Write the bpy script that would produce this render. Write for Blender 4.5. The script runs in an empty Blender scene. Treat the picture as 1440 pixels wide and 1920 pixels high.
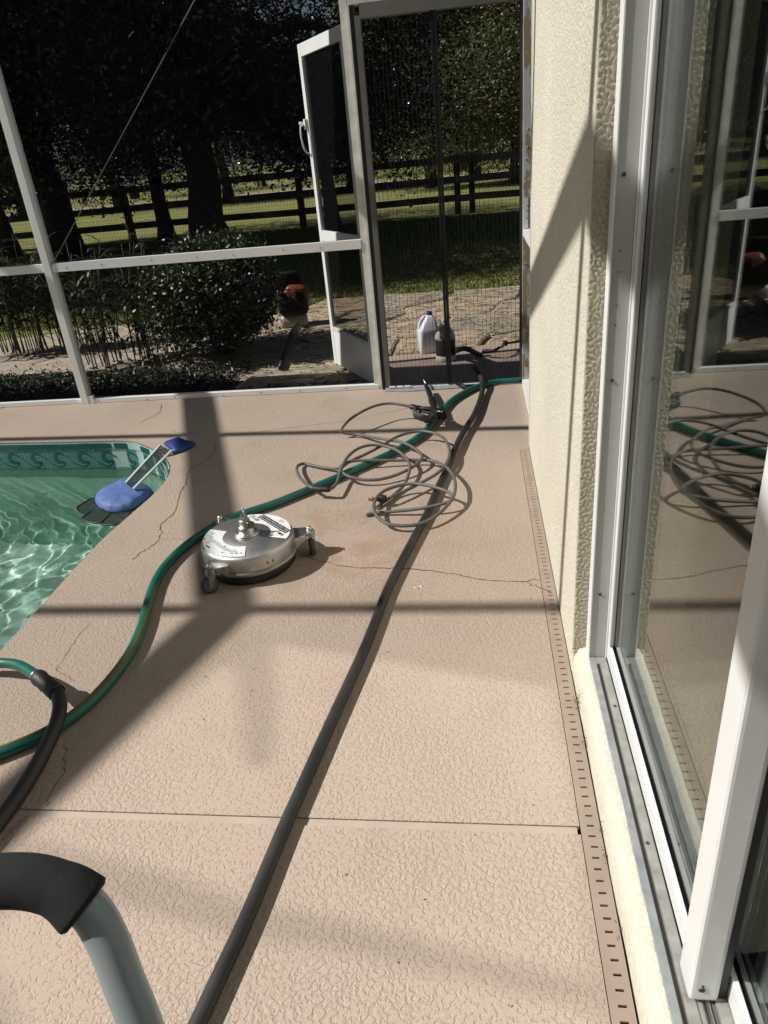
import bpy, bmesh, math, random
import numpy as np
from mathutils import Vector, Matrix
random.seed(7); rng = np.random.default_rng(11)
SC = bpy.context.scene; COL = SC.collection; PI = math.pi

# ------------------------------------------------------------------ camera
F = 1340.0; PITCH, YAW, ROLL = 0.468615, -0.150513, -0.0950996; HC = 1.42
cp, sp, cy, sy = math.cos(PITCH), math.sin(PITCH), math.cos(YAW), math.sin(YAW)
FW = Vector((sy*cp, cy*cp, -sp)); _rt = Vector((cy, -sy, 0)); _up = _rt.cross(FW)
RT = _rt*math.cos(ROLL) + _up*math.sin(ROLL); UP = -_rt*math.sin(ROLL) + _up*math.cos(ROLL)
CAMPOS = Vector((0, 0, HC))
cam = bpy.data.cameras.new('camera'); camo = bpy.data.objects.new('camera', cam); COL.objects.link(camo)
cam.sensor_fit = 'VERTICAL'; cam.sensor_height = 36.0; cam.lens = F*36.0/1920.0
cam.clip_start = 0.02; cam.clip_end = 500
M = Matrix((RT, UP, -FW)).transposed().to_4x4(); M.translation = CAMPOS; camo.matrix_world = M
SC.camera = camo

# ------------------------------------------------------------------ sun, sky, exposure
EL, AZ = math.radians(43.5), math.radians(9.5)        # the light travels towards +x and a little +y
SUND = Vector((math.cos(EL)*math.cos(AZ), math.cos(EL)*math.sin(AZ), -math.sin(EL)))
sl = bpy.data.lights.new('sun', 'SUN'); sl.energy = 5.0; sl.angle = math.radians(0.5); sl.color = (1.0, 0.96, 0.905)
so = bpy.data.objects.new('sun', sl); so.rotation_euler = SUND.to_track_quat('-Z', 'Y').to_euler(); COL.objects.link(so)
so.location = (-6, -2, 8)
W = bpy.data.worlds.new('World'); SC.world = W; W.use_nodes = True
wn = W.node_tree; bg = wn.nodes['Background']; sky = wn.nodes.new('ShaderNodeTexSky')
sky.sky_type = 'NISHITA'; sky.sun_disc = False; sky.sun_elevation = EL; sky.sun_rotation = math.radians(258)
wn.links.new(sky.outputs[0], bg.inputs[0]); bg.inputs[1].default_value = 0.034
SC.view_settings.view_transform = 'Standard'; SC.view_settings.look = 'None'
SC.view_settings.exposure = 0.43; SC.view_settings.gamma = 1.0; SC.view_settings.use_curve_mapping = False
cy_ = SC.cycles
cy_.use_denoising = True; cy_.max_bounces = 10; cy_.transparent_max_bounces = 24; cy_.glossy_bounces = 5
cy_.transmission_bounces = 6; cy_.diffuse_bounces = 3; cy_.caustics_reflective = True; cy_.caustics_refractive = True
cy_.blur_glossy = 0.5; cy_.sample_clamp_indirect = 6.0; cy_.use_adaptive_sampling = False

# ------------------------------------------------------------------ helpers
def ray(px, py): return (px-720)/F*RT - (py-960)/F*UP + FW
def at(px, py, z=0.0):
    d = ray(px, py); return CAMPOS + d*((z-HC)/d.z)
def onx(px, py, X):
    d = ray(px, py); return CAMPOS + d*(X/d.x)
def ony(px, py, Y):
    d = ray(px, py); return CAMPOS + d*(Y/d.y)

def put(name, mesh, parent=None, m=None, label=None, cat=None, group=None, kind=None):
    if m is not None and not mesh.materials: mesh.materials.append(m)
    o = bpy.data.objects.new(name, mesh); COL.objects.link(o)
    if parent is not None: o.parent = parent
    tag(o, label, cat, group, kind); return o
def tag(o, label=None, cat=None, group=None, kind=None):
    if label: o['label'] = label
    if cat: o['category'] = cat
    if group: o['group'] = group
    if kind: o['kind'] = kind
    return o
def thing(name, label, cat, group=None, loc=(0, 0, 0)):
    o = bpy.data.objects.new(name, None); o.empty_display_size = 0.05; COL.objects.link(o); o.location = loc
    return tag(o, label, cat, group)
def catmull(P, n=6):
    P = [Vector(p) for p in P]; out = []
    for i in range(len(P)-1):
        p0 = P[i-1] if i else P[0]*2-P[1]; p1, p2 = P[i], P[i+1]
        p3 = P[i+2] if i+2 < len(P) else P[-1]*2-P[-2]
        for k in range(n):
            t = k/n
            out.append(0.5*((2*p1)+(p2-p0)*t+(2*p0-5*p1+4*p2-p3)*t*t+(3*p1-p0-3*p2+p3)*t**3))
    out.append(P[-1]); return out

class MB:
    def __init__(s): s.v = []; s.f = []; s.sm = []
    def add(s, vs, fs, smooth=False):
        b = len(s.v); s.v += [tuple(v) for v in vs]; s.f += [tuple(b+i for i in f) for f in fs]; s.sm += [smooth]*len(fs); return s
    def box(s, a, b, mat=None):
        (x0, y0, z0), (x1, y1, z1) = a, b
        vs = [Vector(p) for p in ((x0,y0,z0),(x1,y0,z0),(x1,y1,z0),(x0,y1,z0),(x0,y0,z1),(x1,y0,z1),(x1,y1,z1),(x0,y1,z1))]
        if mat is not None: vs = [mat @ v for v in vs]
        return s.add(vs, [(0,3,2,1),(4,5,6,7),(0,1,5,4),(1,2,6,5),(2,3,7,6),(3,0,4,7)])
    def bar(s, p, q, w, h, up=(0, 0, 1)):          # rectangular bar between two points
        p, q = Vector(p), Vector(q); d = (q-p).normalized(); u = Vector(up)
        r = d.cross(u).normalized(); u = r.cross(d).normalized(); r *= w/2; u *= h/2
        vs = [p-r-u, p+r-u, p+r+u, p-r+u, q-r-u, q+r-u, q+r+u, q-r+u]
        return s.add(vs, [(0,1,2,3),(7,6,5,4),(0,4,5,1),(1,5,6,2),(2,6,7,3),(3,7,4,0)])
    def tube(s, P, r, n=10, cap=True, smooth=True, flat=1.0):
        P = [Vector(p) for p in P]; rs = r if isinstance(r, (list, tuple)) else [r]*len(P)
        t0 = (P[1]-P[0]).normalized(); nrm = t0.orthogonal().normalized()
        if abs(t0.z) < 0.9: nrm = t0.cross(Vector((0, 0, 1))).normalized()
        vs = []
        for i, p in enumerate(P):
            t = ((P[i+1] if i+1 < len(P) else P[i])-(P[i-1] if i else P[i])).normalized()
            nrm = (nrm - t*nrm.dot(t)).normalized(); bn = t.cross(nrm)
            for k in range(n):
                a = 2*PI*k/n; vs.append(p+(nrm*math.cos(a)+bn*math.sin(a)*flat)*rs[i])
        fs = [(i*n+k, i*n+(k+1) % n, (i+1)*n+(k+1) % n, (i+1)*n+k) for i in range(len(P)-1) for k in range(n)]
        s.add(vs, fs, smooth)
        if cap:
            b = len(s.v)-len(vs); s.f += [tuple(b+k for k in reversed(range(n))), tuple(b+(len(P)-1)*n+k for k in range(n))]; s.sm += [False]*2
        return s
    def lathe(s, prof, c=(0, 0, 0), n=32, smooth=True, sx=1, sy=1, mat=None, cap=True):   # prof = [(r, z)]
        c = Vector(c); vs = []
        for r, z in prof:
            for k in range(n):
                a = 2*PI*k/n; v = Vector((r*sx*math.cos(a), r*sy*math.sin(a), z))
                vs.append(c+(mat @ v if mat is not None else v))
        m = len(prof)
        fs = [(i*n+k, i*n+(k+1) % n, (i+1)*n+(k+1) % n, (i+1)*n+k) for i in range(m-1) for k in range(n)]
        if cap: fs += [tuple(reversed(range(n))), tuple((m-1)*n+k for k in range(n))]
        return s.add(vs, fs, smooth)
    def poly(s, pts, z0, z1):                        # extruded polygon
        n = len(pts); vs = [(p[0], p[1], z0) for p in pts]+[(p[0], p[1], z1) for p in pts]
        return s.add(vs, [tuple(reversed(range(n))), tuple(range(n, 2*n))]+[(i, (i+1) % n, n+(i+1) % n, n+i) for i in range(n)])
    def mesh(s, name):
        me = bpy.data.meshes.new(name); me.from_pydata(s.v, [], s.f)
        me.polygons.foreach_set('use_smooth', s.sm); me.update(); return me
    def build(s, name, m, parent=None, bevel=0, seg=2, **kw):
        me = s.mesh(name); o = put(name, me, parent, m, **kw)
        bm = bmesh.new(); bm.from_mesh(me); bmesh.ops.recalc_face_normals(bm, faces=bm.faces)
        if bevel:
            bmesh.ops.bevel(bm, geom=[e for e in bm.edges if len(e.link_faces) == 2 and e.calc_face_angle(0) > 0.5], offset=bevel, segments=seg, affect='EDGES', profile=0.6)
        bm.to_mesh(me); bm.free(); return o

def np_mesh(name, V, Fc, m, parent=None, smooth=False, **kw):     # V (n,3), Fc (m,k) regular faces, built fast
    me = bpy.data.meshes.new(name); V = np.asarray(V, np.float32); Fc = np.asarray(Fc, np.int32); k = Fc.shape[1]
    me.vertices.add(len(V)); me.vertices.foreach_set('co', V.ravel())
    me.loops.add(Fc.size); me.loops.foreach_set('vertex_index', Fc.ravel())
    me.polygons.add(len(Fc)); me.polygons.foreach_set('loop_start', np.arange(0, Fc.size, k, dtype=np.int32))
    me.polygons.foreach_set('use_smooth', np.full(len(Fc), smooth)); me.update(calc_edges=True); me.validate()
    return put(name, me, parent, m, **kw)

# ------------------------------------------------------------------ materials
def newmat(name):
    m = bpy.data.materials.new(name); m.use_nodes = True; nt = m.node_tree; b = nt.nodes['Principled BSDF']
    return m, nt, b
def N(nt, t, **kw):
    n = nt.nodes.new('ShaderNode'+t)
    for k, v in kw.items(): setattr(n, k, v)
    return n
def ramp(nt, src, stops):
    r = N(nt, 'ValToRGB'); e = r.color_ramp.elements
    while len(e) > 1: e.remove(e[-1])
    for i, (p, c) in enumerate(stops):
        el = e[0] if i == 0 else e.new(p)
        el.position = p; el.color = (*c, 1) if len(c) == 3 else c
    nt.links.new(src, r.inputs[0]); return r.outputs[0]
def noise(nt, scale, detail=3, rough=0.55, dist=0, vec=None):
    n = N(nt, 'TexNoise'); n.inputs['Scale'].default_value = scale; n.inputs['Detail'].default_value = detail
    n.inputs['Roughness'].default_value = rough; n.inputs['Distortion'].default_value = dist
    if vec is None:
        tc = N(nt, 'TexCoord'); vec = tc.outputs['Object']
    nt.links.new(vec, n.inputs['Vector']); return n.outputs['Fac']
def math_(nt, op, a, b=None):
    n = N(nt, 'Math', operation=op)
    for i, x in enumerate((a, b)):
        if x is None: continue
        if isinstance(x, (int, float)): n.inputs[i].default_value = x
        else: nt.links.new(x, n.inputs[i])
    return n.outputs[0]
def mixc(nt, fac, a, b, mode='MIX'):
    n = N(nt, 'MixRGB', blend_type=mode)
    for i, x in zip((0, 1, 2), (fac, a, b)):
        if isinstance(x, (int, float)): n.inputs[i].default_value = x
        elif isinstance(x, tuple): n.inputs[i].default_value = (*x, 1)
        else: nt.links.new(x, n.inputs[i])
    return n.outputs[0]
def bump(nt, b, h, strength, dist):
    n = N(nt, 'Bump'); n.inputs['Strength'].default_value = strength; n.inputs['Distance'].default_value = dist
    nt.links.new(h, n.inputs['Height']); nt.links.new(n.outputs[0], b.inputs['Normal']); return n
def pmat(name, col, rough=0.5, metal=0.0, var=0.12, vs=8.0, bs=0, bd=0.002, bscale=60, spec=0.5, col2=None):
    m, nt, b = newmat(name)
    f = noise(nt, vs, 4)
    lo = tuple(c*(1-var) for c in col); hi = col2 or tuple(min(1, c*(1+var)) for c in col)
    nt.links.new(ramp(nt, f, [(0.3, lo), (0.7, hi)]), b.inputs['Base Color'])
    b.inputs['Roughness'].default_value = rough; b.inputs['Metallic'].default_value = metal; b.inputs['Specular IOR Level'].default_value = spec
    if bs: bump(nt, b, noise(nt, bscale, 3), bs, bd)
    return m

# cool-deck: sprayed knock-down texture, worn and stained
def deck_material():
    m, nt, b = newmat('cool_deck')
    tc = N(nt, 'TexCoord'); o = tc.outputs['Object']
    big = noise(nt, 0.9, 4, 0.6, 0.3, o); mid = noise(nt, 7, 4, 0.6, 0, o); fine = noise(nt, 240, 2, 0.6, 0, o)
    base = ramp(nt, big, [(0.32, (0.355, 0.282, 0.230)), (0.5, (0.385, 0.308, 0.248)), (0.68, (0.41, 0.335, 0.266))])
    base = mixc(nt, ramp(nt, mid, [(0.35, (0, 0, 0)), (0.7, (0.35,)*3)]), base, (0.365, 0.29, 0.24))
    base = mixc(nt, 0.28, base, ramp(nt, fine, [(0.3, (0.33, 0.265, 0.22)), (0.7, (0.60, 0.49, 0.40))]))
    base = mixc(nt, ramp(nt, noise(nt, 1.9, 6, 0.62, 0.5, o), [(0.54, (0,)*3), (0.66, (0.5,)*3)]), base, (0.335, 0.268, 0.215))
    # wet rusty run-off beside the cleaner
    sv = at(640, 1010); vm = N(nt, 'VectorMath', operation='DISTANCE'); nt.links.new(o, vm.inputs[0]); vm.inputs[1].default_value = sv
    reach = ramp(nt, vm.outputs['Value'], [(0.0, (1,)*3), (0.62, (0,)*3)])
    st = ramp(nt, noise(nt, 5, 5, 0.65, 1.2, o), [(0.46, (0,)*3), (0.60, (0.75,)*3)])
    base = mixc(nt, mixc(nt, 1.0, reach, st, 'MULTIPLY'), base, (0.34, 0.215, 0.13))
    k = noise(nt, 92, 3, 0.55, 0.5, o); k2 = noise(nt, 260, 3, 0.6, 0.3, o); k0 = noise(nt, 2.2, 2, 0.5, 0, o)
    thr = math_(nt, 'ADD', k, math_(nt, 'MULTIPLY', math_(nt, 'SUBTRACT', k0, 0.5), 0.40))
    pl = ramp(nt, thr, [(0.33, (0,)*3), (0.40, (0.25,)*3), (0.50, (0.92,)*3), (0.53, (1,)*3)])
    h = math_(nt, 'ADD', pl, math_(nt, 'ADD', math_(nt, 'MULTIPLY', k2, 0.5), math_(nt, 'MULTIPLY', noise(nt, 130, 3, 0.6, 0.5, o), 0.6)))
    edge = ramp(nt, thr, [(0.40, (0.97,)*3), (0.52, (1,)*3)])
    base = mixc(nt, 0.55, base, mixc(nt, 1.0, base, edge, 'MULTIPLY'))
    nt.links.new(base, b.inputs['Base Color']); b.inputs['Roughness'].default_value = 0.82; b.inputs['Specular IOR Level'].default_value = 0.3
    bump(nt, b, h, 0.85, 0.0018); return m
DECK = deck_material()
def stucco_material(name, col, scale, dist, strength):
    m, nt, b = newmat(name); tc = N(nt, 'TexCoord'); o = tc.outputs['Object']
    a = noise(nt, scale, 4, 0.6, 0.6, o); g = noise(nt, 1.6, 4, 0.6, 0, o)
    c = ramp(nt, g, [(0.3, tuple(x*0.9 for x in col)), (0.7, tuple(min(1, x*1.05) for x in col))])
    c = mixc(nt, 0.3, c, mixc(nt, 1.0, c, ramp(nt, a, [(0.35, (0.6, 0.58, 0.52)), (0.55, (1, 1, 1))]), 'MULTIPLY'))
    nt.links.new(c, b.inputs['Base Color']); b.inputs['Roughness'].default_value = 0.85; b.inputs['Specular IOR Level'].default_value = 0.25
    bump(nt, b, ramp(nt, a, [(0.38, (0,)*3), (0.62, (1,)*3)]), strength, dist); return m
STUCCO = stucco_material('stucco', (0.79, 0.745, 0.63), 100, 0.0032, 0.9)
REVEAL = stucco_material('shaded_reveal_stucco', (0.46, 0.425, 0.335), 170, 0.0012, 0.6)  # wall stucco darkened: the shade of the reveal is put into its colour
SILL = stucco_material('sill_stucco', (0.70, 0.67, 0.565), 70, 0.003, 0.6)
WHITE = pmat('white_aluminium', (0.78, 0.79, 0.79), 0.35, 0, 0.05, 3)
OLDWHITE = pmat('weathered_white_aluminium', (0.62, 0.62, 0.58), 0.5, 0, 0.16, 14)
JAMBM = pmat('shaded_white_vinyl', (0.43, 0.44, 0.425), 0.35, 0, 0.03, 4)  # white jamb in shade: the shade is put into this greyer colour
VINYL = pmat('white_vinyl', (0.74, 0.76, 0.76), 0.3, 0, 0.03, 4)
ALU = pmat('galvanised_track', (0.36, 0.355, 0.33), 0.55, 0.35, 0.2, 30, 0.15, 0.0006, 220)
ALUG = pmat('grey_track', (0.30, 0.315, 0.325), 0.6, 0.2, 0.2, 26, 0.2, 0.0006, 200)
GROOVE = pmat('track_groove', (0.115, 0.105, 0.09), 0.8, 0, 0.2, 12)
GASKET = pmat('black_gasket', (0.012, 0.012, 0.013), 0.5)
STEEL = pmat('brushed_steel', (0.56, 0.55, 0.52), 0.36, 1.0, 0.25, 9, 0.15, 0.0006, 90)
STEELD = pmat('dull_steel', (0.34, 0.335, 0.32), 0.38, 1.0, 0.25, 14, 0.2, 0.0008, 70)
SCREW = pmat('screw_head', (0.10, 0.10, 0.095), 0.45, 0.7)
RUST = pmat('rusty_screw', (0.12, 0.06, 0.03), 0.8)
RUBBER = pmat('black_rubber', (0.016, 0.017, 0.018), 0.55, 0, 0.3, 30)
HOSEBLK = pmat('dark_hose_rubber', (0.014, 0.0145, 0.016), 0.55, 0, 0.3, 7, 0.2, 0.001, 120, col2=(0.036, 0.034, 0.031))
HOSEGRY = pmat('grey_hose_rubber', (0.115, 0.108, 0.098), 0.55, 0, 0.18, 25)
PLASTIC = pmat('black_plastic', (0.010, 0.010, 0.011), 0.5, 0, 0.2, 30, spec=0.25)
GRIPG = pmat('grey_grip_rubber', (0.055, 0.06, 0.062), 0.6, 0, 0.2, 30)
BRASS = pmat('dirty_brass', (0.30, 0.17, 0.08), 0.4, 0.9, 0.25, 60)
FOAM = pmat('black_foam', (0.013, 0.014, 0.015), 0.9, 0, 0.25, 60, 0.3, 0.001, 300)
TUBEG = pmat('pale_grey_painted_tube', (0.33, 0.385, 0.39), 0.32, 0.2, 0.08, 10)
BLUE = pmat('blue_nylon', (0.10, 0.165, 0.40), 0.6, 0, 0.15, 12, 0.3, 0.004, 18)
BLUED = pmat('navy_blue_vinyl', (0.018, 0.045, 0.19), 0.45, 0, 0.12, 12, 0.3, 0.004, 14)
RAILT = pmat('grey_green_webbing', (0.33, 0.39, 0.35), 0.6, 0, 0.1, 30)
CRACK = pmat('crack_dirt', (0.11, 0.083, 0.064), 0.9)
CRACKL = pmat('pale_crack_dirt', (0.25, 0.185, 0.145), 0.9)
JOINT = pmat('joint_filler', (0.395, 0.325, 0.262), 0.7, 0, 0.08, 9, 0.2, 0.0008, 160)
DRAINC = pmat('drain_plastic', (0.34, 0.268, 0.215), 0.6, 0, 0.1, 9)
DARK = pmat('dark_void', (0.006, 0.006, 0.006), 0.9)
GROUT = pmat('pool_grout', (0.40, 0.52, 0.49), 0.7)
TILED = pmat('dark_green_tile', (0.007, 0.066, 0.064), 0.12, 0, 0.15, 8, spec=0.6)
TILEM = pmat('sea_green_tile', (0.075, 0.20, 0.185), 0.15, 0, 0.12, 8, spec=0.6)
TILEW = pmat('wave_glaze', (0.008, 0.085, 0.08), 0.15, 0, 0.1, 8, spec=0.6)
TILEO = pmat('wave_outline_glaze', (0.20, 0.38, 0.35), 0.25)
LABELW = pmat('white_sticker', (0.80, 0.82, 0.82), 0.35, 0, 0.02)
INK = pmat('black_ink', (0.012, 0.012, 0.014), 0.4)
INKG = pmat('grey_print', (0.38, 0.40, 0.41), 0.5)
FENCE = pmat('black_fence_paint', (0.010, 0.010, 0.010), 0.7, 0, 0.3, 9)
WIREM = pmat('fence_wire', (0.05, 0.05, 0.045), 0.6)
JUGW = pmat('white_hdpe', (0.62, 0.66, 0.72), 0.4, 0, 0.05)
JUGG = pmat('cream_hdpe', (0.50, 0.475, 0.43), 0.45, 0, 0.08)
CAPB = pmat('blue_cap', (0.02, 0.03, 0.25), 0.4)
RED = pmat('red_sticker', (0.45, 0.02, 0.025), 0.4)
LABELD = pmat('dark_label', (0.022, 0.023, 0.024), 0.5, 0, 0.3, 40)
ORANGE = pmat('orange_plastic', (0.14, 0.025, 0.008), 0.5)
CAPR = pmat('red_orange_cap', (0.72, 0.09, 0.03), 0.4)
TANK = pmat('translucent_tank', (0.36, 0.31, 0.25), 0.4)
SOIL = pmat('mulch_soil', (0.02, 0.016, 0.012), 0.95, 0, 0.5, 22, 0.9, 0.02, 35)
SAND = pmat('sandy_ground', (0.36, 0.30, 0.235), 0.95, 0, 0.25, 10, 0.9, 0.012, 50)
SLABM = pmat('brown_slab', (0.33, 0.25, 0.20), 0.85, 0, 0.15, 6, 0.4, 0.002, 80)
BARK = pmat('oak_bark', (0.035, 0.03, 0.025), 0.9, 0, 0.45, 12, 1.0, 0.03, 16)
INTW = pmat('interior_paint', (0.20, 0.19, 0.17), 0.8)
INTF = pmat('interior_floor', (0.12, 0.10, 0.085), 0.5)

def screen_material(name, a, col=(0.007, 0.008, 0.009)):
    # woven mesh: what passes falls with the angle, as wires stack up side by side
    m, nt, b = newmat(name); nt.nodes.remove(b); out = nt.nodes['Material Output']
    g = N(nt, 'NewGeometry'); d = N(nt, 'VectorMath', operation='DOT_PRODUCT')
    nt.links.new(g.outputs['Incoming'], d.inputs[0]); nt.links.new(g.outputs['Normal'], d.inputs[1])
    c = math_(nt, 'MAXIMUM', math_(nt, 'ABSOLUTE', d.outputs['Value']), 0.02)
    t = math_(nt, 'SUBTRACT', 1.0, math_(nt, 'DIVIDE', a, c)); t = math_(nt, 'MULTIPLY', math_(nt, 'MAXIMUM', t, 0.0), 1-a)
    tr = N(nt, 'BsdfTransparent'); df = N(nt, 'BsdfDiffuse'); df.inputs[0].default_value = (*col, 1)
    mx = N(nt, 'MixShader'); nt.links.new(t, mx.inputs[0]); nt.links.new(df.outputs[0], mx.inputs[1]); nt.links.new(tr.outputs[0], mx.inputs[2])
    nt.links.new(mx.outputs[0], out.inputs[0]); return m
MESH = screen_material('insect_screen', 0.15)
ROOFMESH = screen_material('roof_screen', 0.116)
PLEAT = screen_material('pleated_screen', 0.12)
RAMPMESH = screen_material('ramp_mesh', 0.32, (0.03, 0.04, 0.038))
def glass_material():
    m, nt, b = newmat('door_glass'); nt.nodes.remove(b); out = nt.nodes['Material Output']
    g = N(nt, 'NewGeometry'); d = N(nt, 'VectorMath', operation='DOT_PRODUCT')
    nt.links.new(g.outputs['Incoming'], d.inputs[0]); nt.links.new(g.outputs['Normal'], d.inputs[1])
    c = math_(nt, 'SUBTRACT', 1.0, math_(nt, 'ABSOLUTE', d.outputs['Value']))
    f = math_(nt, 'ADD', 0.12, math_(nt, 'MULTIPLY', math_(nt, 'POWER', c, 5.0), 0.88))
    tr = N(nt, 'BsdfTransparent'); tr.inputs[0].default_value = (0.80, 0.86, 0.83, 1)
    gl = N(nt, 'BsdfGlossy'); gl.inputs['Roughness'].default_value = 0.004; gl.inputs[0].default_value = (0.97, 0.98, 0.98, 1)
    mx = N(nt, 'MixShader'); nt.links.new(f, mx.inputs[0]); nt.links.new(tr.outputs[0], mx.inputs[1]); nt.links.new(gl.outputs[0], mx.inputs[2])
    nt.links.new(mx.outputs[0], out.inputs[0]); return m
GLASS = glass_material()
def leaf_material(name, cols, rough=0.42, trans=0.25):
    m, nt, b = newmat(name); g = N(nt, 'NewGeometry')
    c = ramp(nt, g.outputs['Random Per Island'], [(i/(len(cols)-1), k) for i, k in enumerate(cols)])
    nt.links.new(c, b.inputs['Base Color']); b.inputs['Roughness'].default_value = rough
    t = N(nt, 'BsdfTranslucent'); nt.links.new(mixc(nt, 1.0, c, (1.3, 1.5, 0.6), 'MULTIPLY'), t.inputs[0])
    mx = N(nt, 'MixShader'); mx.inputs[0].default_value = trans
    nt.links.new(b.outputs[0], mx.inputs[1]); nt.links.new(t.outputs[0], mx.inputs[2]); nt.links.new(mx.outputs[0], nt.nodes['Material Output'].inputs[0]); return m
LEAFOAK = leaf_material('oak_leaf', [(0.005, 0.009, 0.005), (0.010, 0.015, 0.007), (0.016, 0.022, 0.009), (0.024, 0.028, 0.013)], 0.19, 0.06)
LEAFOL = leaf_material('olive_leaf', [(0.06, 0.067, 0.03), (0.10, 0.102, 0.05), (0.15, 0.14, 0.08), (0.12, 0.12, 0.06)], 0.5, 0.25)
LEAFBOX = leaf_material('shrub_leaf', [(0.012, 0.02, 0.009), (0.024, 0.036, 0.014), (0.045, 0.062, 0.02)], 0.42, 0.12)
LEAFREED = leaf_material('reed_leaf', [(0.012, 0.016, 0.009), (0.022, 0.03, 0.013), (0.035, 0.045, 0.018)], 0.5, 0.12)
GRASSM = leaf_material('grass_blade', [(0.06, 0.075, 0.02), (0.10, 0.115, 0.03), (0.15, 0.15, 0.05)], 0.6, 0.3)
def lawn_material():
    m, nt, b = newmat('lawn'); tc = N(nt, 'TexCoord'); o = tc.outputs['Object']
    a = noise(nt, 0.7, 4, 0.6, 0, o); f = noise(nt, 26, 3, 0.7, 0, o)
    c = ramp(nt, a, [(0.3, (0.17, 0.18, 0.05)), (0.55, (0.25, 0.25, 0.085)), (0.75, (0.31, 0.28, 0.13))])
    c = mixc(nt, 0.5, c, ramp(nt, f, [(0.3, (0.07, 0.085, 0.025)), (0.7, (0.36, 0.35, 0.14))]))
    nt.links.new(c, b.inputs['Base Color']); b.inputs['Roughness'].default_value = 0.95; b.inputs['Specular IOR Level'].default_value = 0.1
    bump(nt, b, f, 1.0, 0.03); return m
LAWN = lawn_material()
def stone_material():
    m, nt, b = newmat('flagstone'); tc = N(nt, 'TexCoord'); o = tc.outputs['Object']; oi = N(nt, 'ObjectInfo')
    mp = N(nt, 'Mapping'); mp.inputs['Scale'].default_value = (1, 3.2, 1); mp.inputs['Rotation'].default_value = (0, 0, 0.3); nt.links.new(o, mp.inputs[0])
    a = noise(nt, 3.2, 6, 0.68, 1.0, mp.outputs[0])
    c = ramp(nt, a, [(0.28, (0.22, 0.175, 0.125)), (0.45, (0.40, 0.33, 0.24)), (0.58, (0.50, 0.425, 0.32)), (0.72, (0.46, 0.33, 0.20))])
    c = mixc(nt, 1.0, c, ramp(nt, oi.outputs['Random'], [(0, (0.75, 0.75, 0.76)), (0.5, (1, 0.97, 0.92)), (1, (1.0, 0.86, 0.68))]), 'MULTIPLY')
    vo = N(nt, 'TexVoronoi', feature='DISTANCE_TO_EDGE'); vo.inputs['Scale'].default_value = 2.6; wv_ = N(nt, 'VectorMath', operation='ADD'); nz_ = N(nt, 'TexNoise'); nz_.inputs['Scale'].default_value = 4; nz_.inputs['Detail'].default_value = 6
    nt.links.new(mp.outputs[0], nz_.inputs['Vector']); nt.links.new(mp.outputs[0], wv_.inputs[0]); nt.links.new(nz_.outputs['Color'], wv_.inputs[1]); nt.links.new(wv_.outputs[0], vo.inputs['Vector'])
    ck = ramp(nt, vo.outputs['Distance'], [(0.0, (0.12,)*3), (0.022, (0.7,)*3), (0.06, (1,)*3)]); c = mixc(nt, 1.0, c, ck, 'MULTIPLY')
    a = math_(nt, 'ADD', a, math_(nt, 'MULTIPLY', ck, 0.5))
    nt.links.new(c, b.inputs['Base Color']); b.inputs['Roughness'].default_value = 0.85
    bump(nt, b, math_(nt, 'ADD', a, math_(nt, 'MULTIPLY', noise(nt, 60, 3, 0.6, 0, o), 0.15)), 1.0, 0.03); return m
STONE = stone_material()
def peel_material():
    m, nt, b = newmat('peeling_paint'); tc = N(nt, 'TexCoord'); o = tc.outputs['Object']
    mp = N(nt, 'Mapping'); mp.inputs['Scale'].default_value = (1.3, 1, 0.42); nt.links.new(o, mp.inputs[0])
    f = ramp(nt, noise(nt, 17, 4, 0.6, 0.4, mp.outputs[0]), [(0.50, (0,)*3), (0.515, (1,)*3)])
    nt.links.new(mixc(nt, f, (0.60, 0.61, 0.63), (0.34, 0.30, 0.17)), b.inputs['Base Color']); b.inputs['Roughness'].default_value = 0.5; return m
PEEL = peel_material()
def green_hose_material():
    m, nt, b = newmat('green_vinyl_hose'); tc = N(nt, 'TexCoord')
    nt.links.new(ramp(nt, noise(nt, 6, 4, 0.6, 0, tc.outputs['Object']), [(0.3, (0.009, 0.10, 0.076)), (0.7, (0.013, 0.14, 0.108))]), b.inputs['Base Color'])
    b.inputs['Roughness'].default_value = 0.36; return m
HOSEGRN = green_hose_material()
STRIPE = pmat('yellow_stripe', (0.17, 0.155, 0.03), 0.5)

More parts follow.
